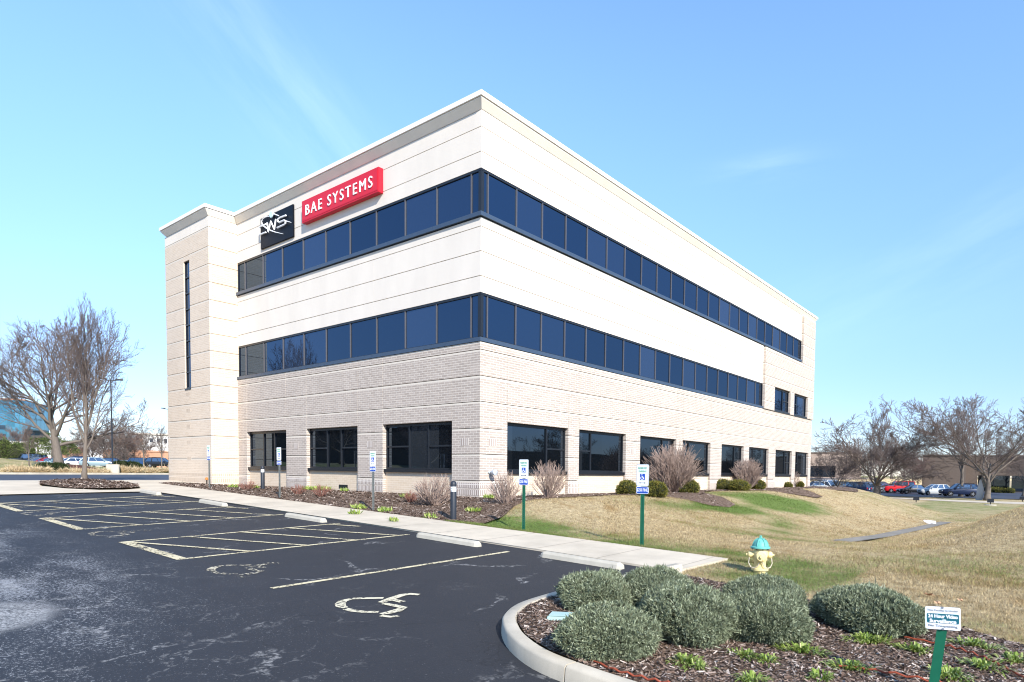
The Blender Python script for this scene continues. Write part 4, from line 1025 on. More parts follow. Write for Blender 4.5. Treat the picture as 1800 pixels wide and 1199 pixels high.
# small green perennials in the bed along the left facade
per = [(905,887,.20,50,'small green sprouts at the brick corner below the pale bush'),(556,862,.75,420,'broad green patch of sprouts right of a steel sign post'),(410,861,.28,80,'small green sprouts near the stair tower'),
       (447,865,.25,60,'small green sprouts just left of the farther bollard'),(630,883,.30,70,'green sprouts in the mulch left of a steel sign post'),(677,885,.28,70,'green sprouts touching the right side of a steel sign post'),
       (710,881,.2,50,'green sprouts halfway between sign and bare bush'),(832,890,.24,60,'green sprouts right of the nearer bollard'),(862,888,.28,70,'green sprouts between the bollard and the brick corner'),
       (693,904,.14,30,'tiny green sprout close to the walk'),(757,889,.18,40,'green sprouts under the bare bush by the bollard'),(624,893,.18,40,'tiny green sprouts nearest the walk, left of a sign'),(605,870,.2,50,'green sprouts below the middle window')]
for i, (px, py, r, n, lab) in enumerate(per):
    rng = np.random.default_rng(300+i); x, y = on_z(px, py, -1.06); x, y = on_z(px, py, Hf(x, y)); x, y = on_z(px, py, Hf(x, y))
    th = rng.random(n)*2*PI; rr = r*np.sqrt(rng.random(n)); P = np.stack([rr*np.cos(th), rr*np.sin(th)*.6, np.zeros(n)], 1)
    D = rng.normal(size=(n, 3))*.45+np.array([0, 0, 1]); me = leaf_mesh('green_sprouts', P, D, .09+.10*rng.random(n), .035, M['lily'], rng)
    o = link('green_sprouts', me); o.location = (x, y, Hf(x, y)+.03); tag(o, lab, 'plant', 'green sprouts in the bed by the building')
# dormant stem bushes
def stem_bush(loc, w, h, n, label, seed, mat, name='dormant_bush', rmin=.004, base=.18, fork=3, r0=.011):
    q = random.Random(seed); m = MB()
    for k in range(n):
        th = q.uniform(0, 2*PI); ph = math.acos(1-q.random()*1.30); k_ = q.uniform(.82, 1.04); lean = math.sin(ph)
        b = Vector((base*.5*w*math.cos(th)*q.random(), base*.5*w*math.sin(th)*q.random(), -.03))
        tip = Vector((w*.5*k_*lean*math.cos(th), w*.5*k_*lean*math.sin(th), h*(.46+.54*math.cos(ph))*k_+.02))
        ctr = b.lerp(tip, .5)+Vector((q.gauss(0, .05*w), q.gauss(0, .05*w), -.02*h)); pts = [b, b.lerp(ctr, .6), ctr, ctr.lerp(tip, .5)+Vector((q.gauss(0,.02*w), q.gauss(0,.02*w), -.01*h)), tip]
        m.tube([p[:] for p in pts], [r0, r0*.85, r0*.7, r0*.55, rmin], 4, cap=False)
        for f in range(fork):
            s = q.uniform(.35, .85); i0 = int(s*4); p = pts[i0].lerp(pts[min(i0+1, 4)], s*4-i0)
            d = (tip-b).normalized()+Vector((q.gauss(0, .38), q.gauss(0, .38), q.uniform(0, .35))); l2 = h*(1-s)*q.uniform(.6, 1.0)+.05*h
            e = p+d.normalized()*l2; e.z = min(e.z, h*1.05); mid = p.lerp(e, .5)+Vector((0, 0, .04*h)); m.tube([p[:], mid[:], e[:]], [r0*.55, r0*.45, rmin], 3, cap=False)
    t = thing(name, loc, label, 'bush', 'leafless bushes along the facades'); m.build('stems', mat, t); return t
stem_bush(at_depth(763, 19.5), 1.25, 1.08, 90, 'leafless bush left of the nearer bollard by the left facade', 1, M['stems'])
stem_bush(at_depth(888, 18.9), .95, 1.05, 65, 'leafless pale bush right at the brick corner under the spotlight', 2, M['stems'])
stem_bush(at_depth(965, 21.6), 1.22, 1.36, 80, 'leafless bush with reddish tips in front of the first right window', 3, M['stems'], fork=4)
stem_bush(at_depth(1184, 29.3), 2.35, 2.45, 150, 'largest leafless rounded bush in front of the right facade', 4, M['stems'], fork=5, r0=.018, rmin=.007, base=.12)
stem_bush(at_depth(1314, 37.6), 1.75, 1.95, 110, 'second largest leafless rounded bush farther along the right facade', 5, M['stems'], fork=5, r0=.018, rmin=.008, base=.12)
stem_bush(at_depth(1394, 46.5), 1.1, 1.25, 40, 'sparse pale leafless bush by the last ground floor windows', 6, M['stems'], r0=.012, rmin=.006)
for i, (px, dp, w, h, lab) in enumerate(((436,25.6,.75,.42,'low red-brown leafless tuft beside the farther bollard'),(523,23.6,.6,.40,'low red-brown leafless tuft below the middle pier'),(565,22.6,.8,.5,'red-brown leafless tuft behind the broad green patch'),(722,20.3,.5,.4,'low red-brown leafless tuft by the third window'))):
    stem_bush(at_depth(px, dp), w, h, 40, lab, 20+i, M['redstems'], name='leafless_tuft', r0=.008)

# ------------------------------------------------------------------ bare trees
def tree_meshes(seed, h, style, thick=1.0):
    """trunk and crown of a leafless tree, local coordinates"""
    q = random.Random(seed); tr = MB(); cr = MB()
    P = dict(oak=dict(clear=.15, th=.50, limbs=15, spread=1.15, up=.07, tr=.030, wid=.58, sub=(9, 8, 6)),
             pear=dict(clear=.17, th=.50, limbs=19, spread=.72, up=.10, tr=.020, wid=.62, sub=(8, 7, 5)),
             wide=dict(clear=.11, th=.30, limbs=11, spread=1.20, up=.06, tr=.022, wid=.68, sub=(9, 9, 6)),
             tall=dict(clear=.22, th=.74, limbs=16, spread=.95, up=.13, tr=.021, wid=.36, sub=(7, 6, 4)),
             low=dict(clear=.12, th=.26, limbs=11, spread=1.38, up=.025, tr=.034, wid=.80, sub=(9, 9, 6)))[style]
    rmin = (.0065+.00055*h)*thick
    def curve(p, d, ln, n, jit, up):
        pts = [Vector(p)]; d = Vector(d).normalized()
        for i in range(n):
            d = (d+Vector((q.gauss(0, jit), q.gauss(0, jit), q.gauss(0, jit)+up))).normalized(); pts.append(pts[-1]+d*(ln/n))
        return pts
    def along(pts, s):
        s *= len(pts)-1; i = min(int(s), len(pts)-2); return pts[i].lerp(pts[i+1], s-i), (pts[i+1]-pts[i]).normalized()
    def side(d, ang):
        o = d.orthogonal().normalized(); o = Matrix.Rotation(q.uniform(0, 2*PI), 3, d) @ o; return (d*math.cos(ang)+o*math.sin(ang)).normalized()
    R0 = h*P['tr']
    th_ = h*P['th']
    tk = curve((0, 0, -.15), (q.gauss(0,.03), q.gauss(0,.03), 1), th_, 7, .035, .1)
    rad = [R0*(1.32 if i == 0 else 1-.80*(i/7)**1.0) for i in range(8)]
    tr.tube([v[:] for v in tk], rad, 10)
    tips = []
    for k in range(P['limbs']):
        s = P['clear']/(th_/h)+(1-P['clear']/(th_/h))*((k+q.random()*.7)/P['limbs'])**1.0
        p, d = along(tk, min(s, .98)); az = k*2.4+q.uniform(-.5, .5)
        ang = P['spread']*q.uniform(.38, 1.1)*(1-.40*max(0, (s-.4))); dd = Vector((math.sin(ang)*math.cos(az), math.sin(ang)*math.sin(az), math.cos(ang)))
        ln = min(h*P['wid']*q.uniform(.8, 1.1), (h-p.z)/max(.35, math.cos(ang*.72))*.98)*(1 if s < .7 else .85)
        pts = curve(p, dd, ln, 7, .10, P['up']); rb = rad[min(int(s*7), 6)]*q.uniform(.42, .58); rr = [max(rmin, rb*(1-.88*i/7)) for i in range(8)]
        tr.tube([v[:] for v in pts], rr, 6, cap=False)
        def grow(pts, ln, rb, lev):
            nb = P['sub'][lev]
            for j in range(nb):
                s2 = (.16 if lev == 0 else .12)+(.84 if lev == 0 else .88)*(j+q.random())/nb; p2, d2 = along(pts, min(s2, .995))
                l2 = ln*(.52 if lev == 0 else .55)*(1.12-.62*s2)*q.uniform(.7, 1.2)
                if l2 < .12: continue
                a2 = q.uniform(.45, .85) if style != 'pear' else q.uniform(.28, .6)
                ns = (5, 4, 3)[lev]; pp = curve(p2, side(d2, a2), l2, ns, (.13, .16, .2)[lev], P['up']*.6)
                r2 = max(rmin, rb*(.55, .5, .5)[lev]*(1-.6*s2)); cr.tube([v[:] for v in pp], [max(rmin*.8, r2*(1-.8*i/ns)) for i in range(ns+1)], (5, 3, 3)[lev], cap=False)
                if lev < 2: grow(pp, l2, r2, lev+1)
        grow(pts, ln, rb, 0)
    return tr, cr
TREES = {}
def tree_me(key, seed, h, style, bark, twig, thick=1.0):
    tr, cr = tree_meshes(seed, h, style, thick)
    a = tr.mesh('trunk', bark, smooth=True); b = cr.mesh('crown', twig, smooth=True); TREES[key] = (a, b, h)
    mi = .0
    return a, b
def tree(key, loc, h, label, group, rz=0.0, name='bare_tree', wide=1.0):
    a, b, h0 = TREES[key]; t = thing(name, loc, label, 'tree', group, rz); s = h/h0; t.scale = (s*wide, s*wide, s)
    link('trunk', a, t); link('crown', b, t); return t
tree_me('oak', 3, 13, 'oak', M['bark'], M['twig']); tree_me('pear', 8, 9, 'pear', M['bark'], M['twig'], .66)
tree_me('wide', 5, 13, 'wide', M['bark'], M['twig'], 1.25); tree_me('low', 21, 8, 'low', M['bark'], M['twig'], 1.35)
tree_me('tall', 14, 12, 'tall', M['bark'], M['twig'], 1.25); tree_me('red', 33, 9, 'oak', M['bark'], M['redtwig'], 1.1)
GL, GR = 'leafless trees on the left side', 'leafless trees on the right side'
tx, ty, tz = at_depth(147, 29.0)
tree('pear', (tx, ty, tz+.1), 8.2, 'upright leafless street tree in the mulched tree island', GL, 1.0, wide=.66)
tree('oak', at_depth(104, 58), 13.8, 'broad old leafless tree on the grass bank behind the tree island', GL, 2.2, wide=.95)
tree('low', at_depth(190, 128), 10.5, 'spreading leafless tree behind the grey-green wagon', GL, .3, wide=.85)
tree('red', at_depth(222, 136), 9.8, 'leafless reddish tree in front of the pale hotel', GL, 1.3)
tree('tall', at_depth(253, 92), 6.4, 'young leafless tree with pale trunk by the blue car', GL, .5, wide=.7)
tree('tall', at_depth(284, 90), 6.2, 'young leafless tree with pale trunk nearest the stair tower', GL, 2.5, wide=.7)
tree('tall', at_depth(51, 56), 4.0, 'thin young tree on the bank in front of the dark car', GL, 4.5, wide=.6)
tree('wide', at_depth(1737, 76), 15.6, 'largest spreading leafless tree beside the pale stone slab', GR, 3.4, wide=1.22)
tree('tall', at_depth(1690, 89), 13.9, 'tall straight leafless tree in front of the navy car', GR, 2.1, wide=1.0)
tree('low', at_depth(1541, 84), 10.6, 'low spreading leafless tree with crooked twin trunks before the red car', GR, 1.2, wide=1.35)
tree('tall', at_depth(1546, 90), 13.2, 'narrow leafless tree rising above the low spreading one', GR, 3.3, wide=.75)
tree('low', at_depth(1472, 93), 7.4, 'small spreading leafless tree beside the far brick building', GR, 2.7, wide=1.15)
tree('red', at_depth(1605, 125), 8.5, 'reddish leafless tree behind the red car', GR, .9)
tree('red', at_depth(1640, 140), 8.0, 'reddish leafless tree at the corner of the dark brick building', GR, 2.9)
tree('wide', at_depth(1800, 96), 11.0, 'leafless tree at the edge of the view before the dark building', GR, 1.9)
for i, (px, dp, h) in enumerate(((1462,175,10),(1500,185,11),(1530,190,10.5),(1567,180,11),(1590,195,10),(1622,185,9))):
    tree('red' if i % 2 else 'oak', at_depth(px, dp), h, 'far leafless tree in the row behind the parked cars', 'far trees behind the right car park', i*1.7)
for i, (px, dp, h) in enumerate(((130,150,9),(165,155,8),(205,150,9.5),(30,140,9),(245,160,9))):
    tree('red' if i % 2 else 'low', at_depth(px, dp), h, 'far leafless tree in front of the long white building', 'far trees behind the left car park', i*1.3)
# trees and a low block across the drive: out of frame, mirrored in the windows
for i, (x, y, k, h, lab) in enumerate(((-42,-31,'wide',9,'leafless tree across the car park, mirrored in the third left window'),(-64,-34,'oak',10,'second leafless tree across the car park, mirrored in the middle left window'),(-92,-36,'wide',10,'third leafless tree across the car park'),(-26,-24,'oak',11,'leafless tree across the car park nearest the drive'),
                                    (27,35,'wide',7.5,'leafless tree east of the swale, mirrored in the first right window'),(36,50,'oak',9,'second leafless tree east of the swale'),(40,80,'wide',9,'third leafless tree east of the swale'),(42,120,'oak',10,'fourth leafless tree east of the swale'))):
    tree(k, (x, y, Hf(x, y)), h, lab, 'trees facing the office block', i*2.0)

# ------------------------------------------------------------------ cars
PAINT = {k: car_paint(k+'_car_paint', c) for k, c in dict(navy=(.010,.018,.050), red=(.48,.012,.016), silver=(.43,.45,.46), white=(.62,.62,.61), black=(.010,.011,.013), blue=(.020,.050,.13), darkred=(.13,.012,.016), paleblue=(.20,.27,.30), grey=(.16,.17,.18)).items()}
def car_mesh(kind):
    L_, W, Hh = dict(sedan=(4.75,1.82,1.45), suv=(4.75,1.90,1.74), boxy=(4.75,1.98,1.90), wagon=(4.75,1.80,1.52), hatch=(4.45,1.84,1.64), van=(5.1,2.0,1.95))[kind]
    hl = L_/2; bz = .30 if kind in ('suv','boxy','van') else .22
    belt = dict(sedan=.92, suv=1.06, boxy=1.18, wagon=.94, hatch=1.02, van=1.10)[kind]
    hood = dict(sedan=.86, suv=1.02, boxy=1.14, wagon=.88, hatch=.98, van=1.05)[kind]; tail = dict(sedan=.98, suv=1.06, boxy=1.18, wagon=.96, hatch=1.02, van=1.1)[kind]
    w = W/2
    # stations from the front (-x) to the rear
    st = [(-hl, .50, hood-.22, .80), (-hl+.10, .38, hood-.10, .90), (-hl+.45, bz, hood-.03, .98), (-hl+1.25, bz, hood+.02, 1.0), (-.25, bz, belt, 1.0), (hl-1.2, bz, belt+.02, 1.0), (hl-.4, bz, tail, .98), (hl-.08, .38, tail-.05, .92), (hl, .48, tail-.22, .86)]
    body = MB(); vs = []; k = 8
    for x, zb, zt, q in st:
        ww = w*q; zm = (zb+zt)*.5+.08
        vs += [(x,-ww*.90,zb),(x,-ww,zb+.14),(x,-ww,zm),(x,-ww*.93,zt-.03),(x,-ww*.86,zt),(x,ww*.86,zt),(x,ww*.93,zt-.03),(x,ww,zm),(x,ww,zb+.14),(x,ww*.90,zb)]
    k = 10; n = len(st)
    body.add(vs, [(i*k+j, (i+1)*k+j, (i+1)*k+(j+1) % k, i*k+(j+1) % k) for i in range(n-1) for j in range(k)]+[tuple(range(k-1, -1, -1)), tuple(range((n-1)*k, n*k))])
    # cabin: base stations x, roof stations x
    cab = dict(sedan=(-1.05, 1.75, -.25, 1.05), suv=(-1.05, 2.25, -.35, 1.85), boxy=(-.95, 2.30, -.62, 2.18), wagon=(-1.10, 2.25, -.25, 1.75), hatch=(-1.15, 2.15, -.25, 1.55), van=(-1.55, 2.45, -.75, 2.25))[kind]
    b0, b1, r0, r1 = cab; bw, rw = w*.86, w*.70; zr = Hh-.06; g = MB()
    bot = [(b0,-bw,belt-.04),(b1,-bw,belt-.04),(b1,bw,belt-.04),(b0,bw,belt-.04)]; top = [(r0,-rw,zr),(r1,-rw,zr),(r1,rw,zr),(r0,rw,zr)]
    g.add(bot+top, [(0,1,5,4),(1,2,6,5),(2,3,7,6),(3,0,4,7),(4,5,6,7)])
    lerp = lambda a, b, t: tuple(a[i]+(b[i]-a[i])*t for i in range(3))
    mx = (r0+r1)/2
    body.add([(r0-.05,-rw*1.02,zr-.03),(r1+.05,-rw*1.02,zr-.03),(r1+.05,rw*1.02,zr-.03),(r0-.05,rw*1.02,zr-.03),(r0+.12,-rw*.86,Hh-.01),(mx,-rw*.88,Hh+.01),(r1-.1,-rw*.86,Hh-.01),(r1-.1,rw*.86,Hh-.01),(mx,rw*.88,Hh+.01),(r0+.12,rw*.86,Hh-.01)],
             [(0,1,6,5,4),(1,2,7,6),(2,3,9,8,7),(3,0,4,9),(4,5,8,9),(5,6,7,8),(3,2,1,0)])
    for s in (-1, 1):                                 # pillars
        for t0 in ((0.0, .45, .98) if kind in ('sedan', ) else (0.0, .36, .68, 1.0)):
            a = (b0+(b1-b0)*t0, s*bw*1.005, belt-.05); b = (r0+(r1-r0)*t0, s*rw*1.01, zr); body.tube([a, b], .045 if t0 in (0, .36, .45) else .075, 4)
    P = [('body', body, 'paint'), ('window', g, M['carglass'])]
    if kind in ('suv', 'boxy', 'van', 'hatch'):
        for s in (-1, 1): m = MB(); m.tube([(r0+.25, s*rw*.9, Hh+.045), (r1-.2, s*rw*.9, Hh+.045)], .022, 5); m.box(r0+.3, r0+.36, s*rw*.9-.02, s*rw*.9+.02, Hh-.03, Hh+.045); m.box(r1-.32, r1-.26, s*rw*.9-.02, s*rw*.9+.02, Hh-.03, Hh+.045); P.append(('roof_rail', m, M['tyre']))
    m = MB(); m.box(-hl-.012, -hl+.1, -w*.42, w*.42, hood-.36, hood-.25); m.box(-hl-.012, -hl+.1, -w*.5, w*.5, .40, .50); P.append(('grille', m, M['tyre']))
    for s in (-1, 1):
        m = MB(); m.box(-hl-.005, -hl+.22, s*w*.48, s*w*.83, hood-.33, hood-.19); P.append(('headlight', m, M['lampglass']))
        m = MB(); m.box(hl-.16, hl+.008, s*w*.58, s*w*.88, tail-.36, tail-.14); P.append(('tail_light', m, M['tail']))
        m = MB(); m.box(-.82, -.66, s*(w+.02), s*(w+.17), belt-.02, belt+.11); P.append(('mirror', m, 'paint'))
    m = MB(); m.box(hl-.02, hl+.012, -.16, .16, tail-.42, tail-.30); P.append(('number_plate', m, M['signwhite']))
    wr = .37 if kind in ('suv','boxy','van') else .32
    wb = hl*.58
    wheels = []
    for x in (-wb-.02, wb):
        for s in (-1, 1): wheels.append((x, s*(w-.10), s))
    return L_, P, wr, wheels
CARS = {}
def car(kind, paint, px, depth, face, toward, label, group, dz=0.0, scale=1.0):
    if kind not in CARS:
        L_, P, wr, wh = car_mesh(kind); D = []
        for nm, mb, mt in P: D.append((nm, soft_me(mb.mesh(nm, mt if mt != 'paint' else PAINT['navy'])), mt))
        ty = MB(); ty.lathe([(wr*.62,-.11),(wr*.96,-.11),(wr,-.08),(wr,.08),(wr*.96,.11),(wr*.62,.11)], 20, (0,0,0), 'y')
        ri = MB(); ri.lathe([(wr*.60,-.10),(wr*.60,.10)], 20, (0,0,0), 'y')
        for a in range(5): t = a*2*PI/5; ri.tube([(0,-.108,0),(wr*.58*math.cos(t),-.108,wr*.58*math.sin(t))], .035, 4); ri.tube([(0,.108,0),(wr*.58*math.cos(t),.108,wr*.58*math.sin(t))], .035, 4)
        CARS[kind] = (D, soft_me(ty.mesh('tyre', M['tyre'])), ri.mesh('rim', M['rim']), wr, wh)
    D, ty, ri, wr, wh = CARS[kind]
    x, y = spot(px, depth); z = Hf(x, y)+.025+dz
    d = Vector((x-CAM[0], y-CAM[1])).normalized(); rt = Vector((d.y, -d.x))
    hv = rt*(1 if face == 'R' else -1)*math.cos(toward)-d*math.sin(toward)          # where the nose points
    rz = math.atan2(-hv.y, -hv.x)
    t = thing('parked_car', (x, y, z), label, 'car', group, rz); t.scale = (scale,)*3
    for nm, me, mt in D:
        if mt == 'paint':
            me2 = me.copy(); me2.materials.clear(); me2.materials.append(PAINT[paint]); me = me2
        link(nm, me, t)
    for wx, wy, s in wh:
        w = link('wheel', ty, t); w.location = (wx, wy, wr); link('rim', ri, w)
    return t
def soft_me(me):
    me.polygons.foreach_set('use_smooth', [True]*len(me.polygons)); me.set_sharp_from_angle(angle=math.radians(35)); return me
GCR, GCL = 'cars parked on the right lot', 'cars parked on the left lot'
car('suv','navy',1687,89.5,'L',.35,'navy blue car parked behind the straight tree trunk',GCR,scale=1.05)
car('hatch','silver',1643,94.5,'L',.45,'silver white hatchback between the navy and the dark sedan',GCR)
car('sedan','black',1606,99,'L',.42,'dark sedan between the red car and the silver hatchback',GCR)
car('boxy','red',1580,103.5,'L',.30,'bright red boxy car right of the twin trunk tree',GCR,scale=1.02)
car('sedan','darkred',1556,107,'L',.4,'dark car half hidden left of the bright red one',GCR)
car('sedan','grey',1532,104,'L',.4,'dark grey car behind the crooked twin trunks',GCR)
car('suv','navy',1503,99,'L',-.45,'dark blue car seen from behind with red tail lights',GCR)
car('suv','black',1471,106,'L',.3,'black car behind the small spreading tree',GCR)
car('van','white',1449,112,'L',.5,'white car farthest along the lot beside the building edge',GCR)
car('suv','silver',1434,104,'L',.5,'silver car cut off by the corner of the office block',GCR)
car('boxy','black',48,111,'L',.15,'dark pickup-like car highest on the left bank',GCL,dz=.0,scale=1.15)
car('sedan','grey',63,104,'L',.3,'grey car peeking out left of the red one',GCL)
car('sedan','red',81,103,'L',.3,'bright red car on the left bank',GCL)
car('sedan','paleblue',97,101,'L',.3,'pale blue-grey car half behind the old tree trunk',GCL)
car('suv','navy',131,111,'L',.25,'dark blue car between the two big tree trunks',GCL,scale=1.05)
car('sedan','white',133,101,'R',-.4,'white car with red tail light left of the street tree',GCL)
car('wagon','paleblue',174,102,'R',.12,'grey-green wagon right of the street tree trunk',GCL,scale=1.05)
car('suv','navy',201,123,'R',.3,'dark blue car behind the lamp post',GCL)
car('sedan','silver',224,129,'R',.4,'silver sedan behind the clipped dark hedge',GCL)
car('suv','blue',252,114,'R',.6,'bright blue car beside the pale young tree',GCL)
car('suv','black',284,112,'R',.35,'black car nearest the stair tower',GCL,scale=1.05)

# ------------------------------------------------------------------ far buildings
def ray_frame(px, depth):
    x, y = spot(px, depth); d = Vector((x-CAM[0], y-CAM[1])).normalized(); return x, y, d, Vector((d.y, -d.x))
def oriented(name, px, depth, label, turn=0.0):
    x, y, d, rt = ray_frame(px, depth); return thing(name, (x, y, Hf(x, y)), label, 'building', None, math.atan2(rt.y, rt.x)+turn)
# local x runs along the picture's width, local y away from the camera
M['tanwall'] = brick_mat('far_tan_brick', (.36,.265,.205), (.40,.30,.235), (.38,.31,.25)); M['darkwall'] = brick_mat('far_dark_brick', (.120,.088,.066), (.150,.112,.085), (.16,.125,.10))
M['whitewall'] = concrete_mat('far_white_wall', (.72,.70,.67), .05); M['brownwall'] = concrete_mat('far_brown_wall', (.45,.24,.15), .06)
M['glassdark'] = M['gndglass']; M['beigewall'] = concrete_mat('far_beige_wall', (.52,.46,.39), .05)
b = oriented('glass_office', 46, 190, 'teal mirror glass office block at the left edge behind conifers', -.25)
m = MB(); m.box(-40, 0, 0, 24, 6.5, 19.5); g = m.build('glass_wall', M['tealglass'], b)
m = MB()
for k in range(1, 13): m.box(-40, .03, -.03, .1, 6.5+k*1.05-.04, 6.5+k*1.05+.04)
for k in range(26): m.box(-40+k*1.55-.03, -40+k*1.55+.03, -.04, .1, 6.5, 19.5)
m.build('glazing_bar', M['signteal'], g)
m = MB(); m.box(-40.1, .1, -.1, 24.1, 19.5, 19.9); m.build('parapet', M['brownwall'], b)
m = MB(); m.box(-40, -3, .5, 23, -2, 6.5); m.build('podium_wall', M['beigewall'], b)
for z in (8.0, 10.6): m = MB(); m.box(-39, -4.5, -.06, -.04, z, z+1.3); m.build('dark_window_band', M['glassdark'], b)
b = oriented('warehouse', 160, 175, 'long low white building behind the left car park')
m = MB(); m.box(-26, 24, 0, 25, -2, 6.0); m.build('wall', M['whitewall'], b)
m = MB(); m.box(-26.2, 24.2, -.2, 25.2, 6.01, 6.4); m.build('parapet', M['whitewall'], b)
for k in range(5): m = MB(); m.box(2+k*4.2, 5.4+k*4.2, -.05, .02, .1, 2.5); m.build('window', M['glassdark'], b)
for px, w, h, lab in ((243,14,4.3,'low orange brick block behind the silver sedan'),(122,6,4.9,'orange brick gable between the big tree trunks')):
    b = oriented('brick_block', px, 158, lab); m = MB(); m.box(-w*.5, w*.5, 0, 10, -2, h-.4); m.build('wall', M['brownwall'], b)
    m = MB(); m.add([(-w*.5,-.2,h-.4),(w*.5,-.2,h-.4),(w*.5,10,h-.4),(-w*.5,10,h-.4),(-w*.42,.2,h),(w*.42,.2,h),(w*.42,9.6,h),(-w*.42,9.6,h)], [(0,1,5,4),(1,2,6,5),(2,3,7,6),(3,0,4,7),(4,5,6,7)]); m.build('roof', M['brownwall'], b)
b = oriented('hotel', 258, 262, 'four storey white and brown hotel behind the left car park', .18)
m = MB(); m.box(-1, 16, 0, 14, -2, 13.4); m.build('wall', M['whitewall'], b)
m = MB(); m.box(-9, -1.01, .8, 14, -2, 11.6); m.build('brown_wing', M['brownwall'], b)
m = MB(); m.box(-4, 16.6, -.6, 14.5, 13.41, 14.0); m.build('roof', M['beigewall'], b)
for r_ in range(4):
    for k in range(6):
        x0 = 1.2+k*2.5; m = MB(); m.box(x0, x0+1.15, -.06, .05, 1.2+r_*3.0, 2.9+r_*3.0); m.build('window', M['glassdark'], b)
    for k in range(3):
        x0 = -8+k*2.4; m = MB(); m.box(x0, x0+1.2, .74, .85, 1.2+r_*2.7, 2.7+r_*2.7); m.build('window', M['glassdark'], b)
b = oriented('brick_office', 1478, 150, 'far low tan brick building beside the right end of the office block')
m = MB(); m.box(-14, 4.5, 0, 20, -1, 5.9); m.build('wall', M['tanwall'], b)
m = MB(); m.box(-14.1, 4.6, -.1, 20, 5.91, 6.3); m.build('parapet', M['darkwall'], b)
for x0, x1 in ((-7.5,-1.2),):
    m = MB(); m.box(x0, x1, -.08, .03, .4, 3.0); m.build('window', M['glassdark'], b)
b = oriented('brick_office', 1708, 122, 'dark brown brick building behind the parked cars at the right edge', .0)
m = MB(); m.box(-8.6, -1.0, 0, 25, -1, 6.9); m.box(-.99, 40, 2.5, 25, 3.2, 6.9); m.box(-.99, 1.0, 2.5, 24, -1, 3.2); m.box(12, 16, 2.4, 24, -1, 3.19); m.build('wall', M['darkwall'], b)
m = MB(); m.box(-8.7, -.9, -.1, 25.1, 6.91, 7.15); m.box(-.89, 40, 2.4, 25.1, 6.91, 7.15); m.build('coping', M['darkwall'], b)
for x0, x1 in ((1.1,6.4),(6.7,11.9),(16.1,24),(24.3,34)):
    m = MB(); m.box(x0, x1, 3.4, 3.5, .3, 3.15); w = m.build('window', M['gndglass'], b)
    m = MB(); m.box((x0+x1)/2-.06, (x0+x1)/2+.06, 3.34, 3.39, .3, 3.15); m.box(x0, x1, 3.33, 3.395, .1, .3); m.build('window_frame', M['darkmetal'], w)
m = MB(); m.box(1, 40, 3.2, 3.6, -1, .09); m.build('plinth', M['darkwall'], b)
b = thing('brick_office', (52, 20, Hf(52, 20)), 'low brown block east of the swale, mirrored in the right windows', 'building')
m = MB(); m.box(0, 14, -30, 210, -1, 4.6); m.build('wall', M['darkwall'], b); m = MB(); m.box(-.1, 14.1, -30.1, 210.1, 4.6, 4.9); m.build('coping', M['darkwall'], b)

b = thing('brick_office', (-85, -46, Hf(-85, -46)), 'low dark block across the car park, mirrored in the left windows', 'building')
m = MB(); m.box(-75, 52, -14, 0, -1, 5.6); m.build('wall', M['darkwall'], b); m = MB(); m.box(-75.1, 52.1, -14.1, .1, 5.6, 5.9); m.build('coping', M['darkwall'], b)
# ------------------------------------------------------------------ lamps and small things
def lamp(px, depth, top_px, label, heads, base=True):
    x, y, d, rt = ray_frame(px, depth); z = Hf(x, y); h = zat(px, top_px, depth)-z
    t = thing('street_lamp', (x, y, z), label, 'lamp', 'car park lamps', math.atan2(rt.y, rt.x))
    m = MB(); m.tube([(0,0,.0),(0,0,h)], [.065,.045], 8); m.build('pole', M['bollard'], t)
    if base: m = MB(); m.prism(rrect(.95, .95, .15), -.1, .85); m.build('base', M['stop'], t)
    for s in heads:
        m = MB(); m.tube([(0,0,h-.1),(s*.7,0,h)], .03, 6); m.box(s*.3, s*.85, -.16, .16, h-.02, h+.09); m.build('lamp_head', M['bollard'], t)
lamp(198, 55, 668, 'tall thin car park lamp on a pale concrete base', (1, -1))
lamp(1487, 112, 778, 'dark car park lamp behind the small spreading tree', (1,))
lamp(297, 95, 719, 'car park lamp half hidden behind the stair tower', (-1,), False)
def clump(px, depth, rx, h, label, seed, mat, name, cat, group, n=900, ln=.16, wd=.03, up=.7, dz=0.0):
    return shrub(name, at_depth(px, depth, dz), rx, rx*.6, h, mat, M['juncore'] if mat is not M['drygrass'] else mat, n, ln, wd, label, cat, group, seed, tuft=3, up=up, spread=.7, rz=math.atan2(ray_frame(px, depth)[3].y, ray_frame(px, depth)[3].x))
for i, (px, dp, rx, h, lab) in enumerate(((47,51,1.5,0.45,'straw coloured grass clump at the left end of the bank'),(28,51.5,.7,0.48,'small straw grass clump left of the dark hedge'),(66,51,.9,0.36,'straw grass clump just before the dark hedge'),(125,52,.8,0.27,'low straw grass tuft below the mulch mound'),(150,52,1.0,0.27,'low straw grass behind the street tree trunk'),(172,53,.8,0.24,'low straw grass left of the lamp base'),
                                     (212,56,.75,0.60,'tall straw grass clump right of the lamp base'),(228,57,1.0,0.51,'straw grass clump in front of the dark hedge by the lamp'),(252,60,1.2,0.36,'straw grass below the bright blue car'),(278,63,1.4,0.36,'straw grass below the black car'))):
    clump(px, dp, rx, h, lab, 400+i, M['drygrass'], 'dry_grass', 'grass clump', 'straw coloured grasses on the left bank', 500, .3, .035, .9)
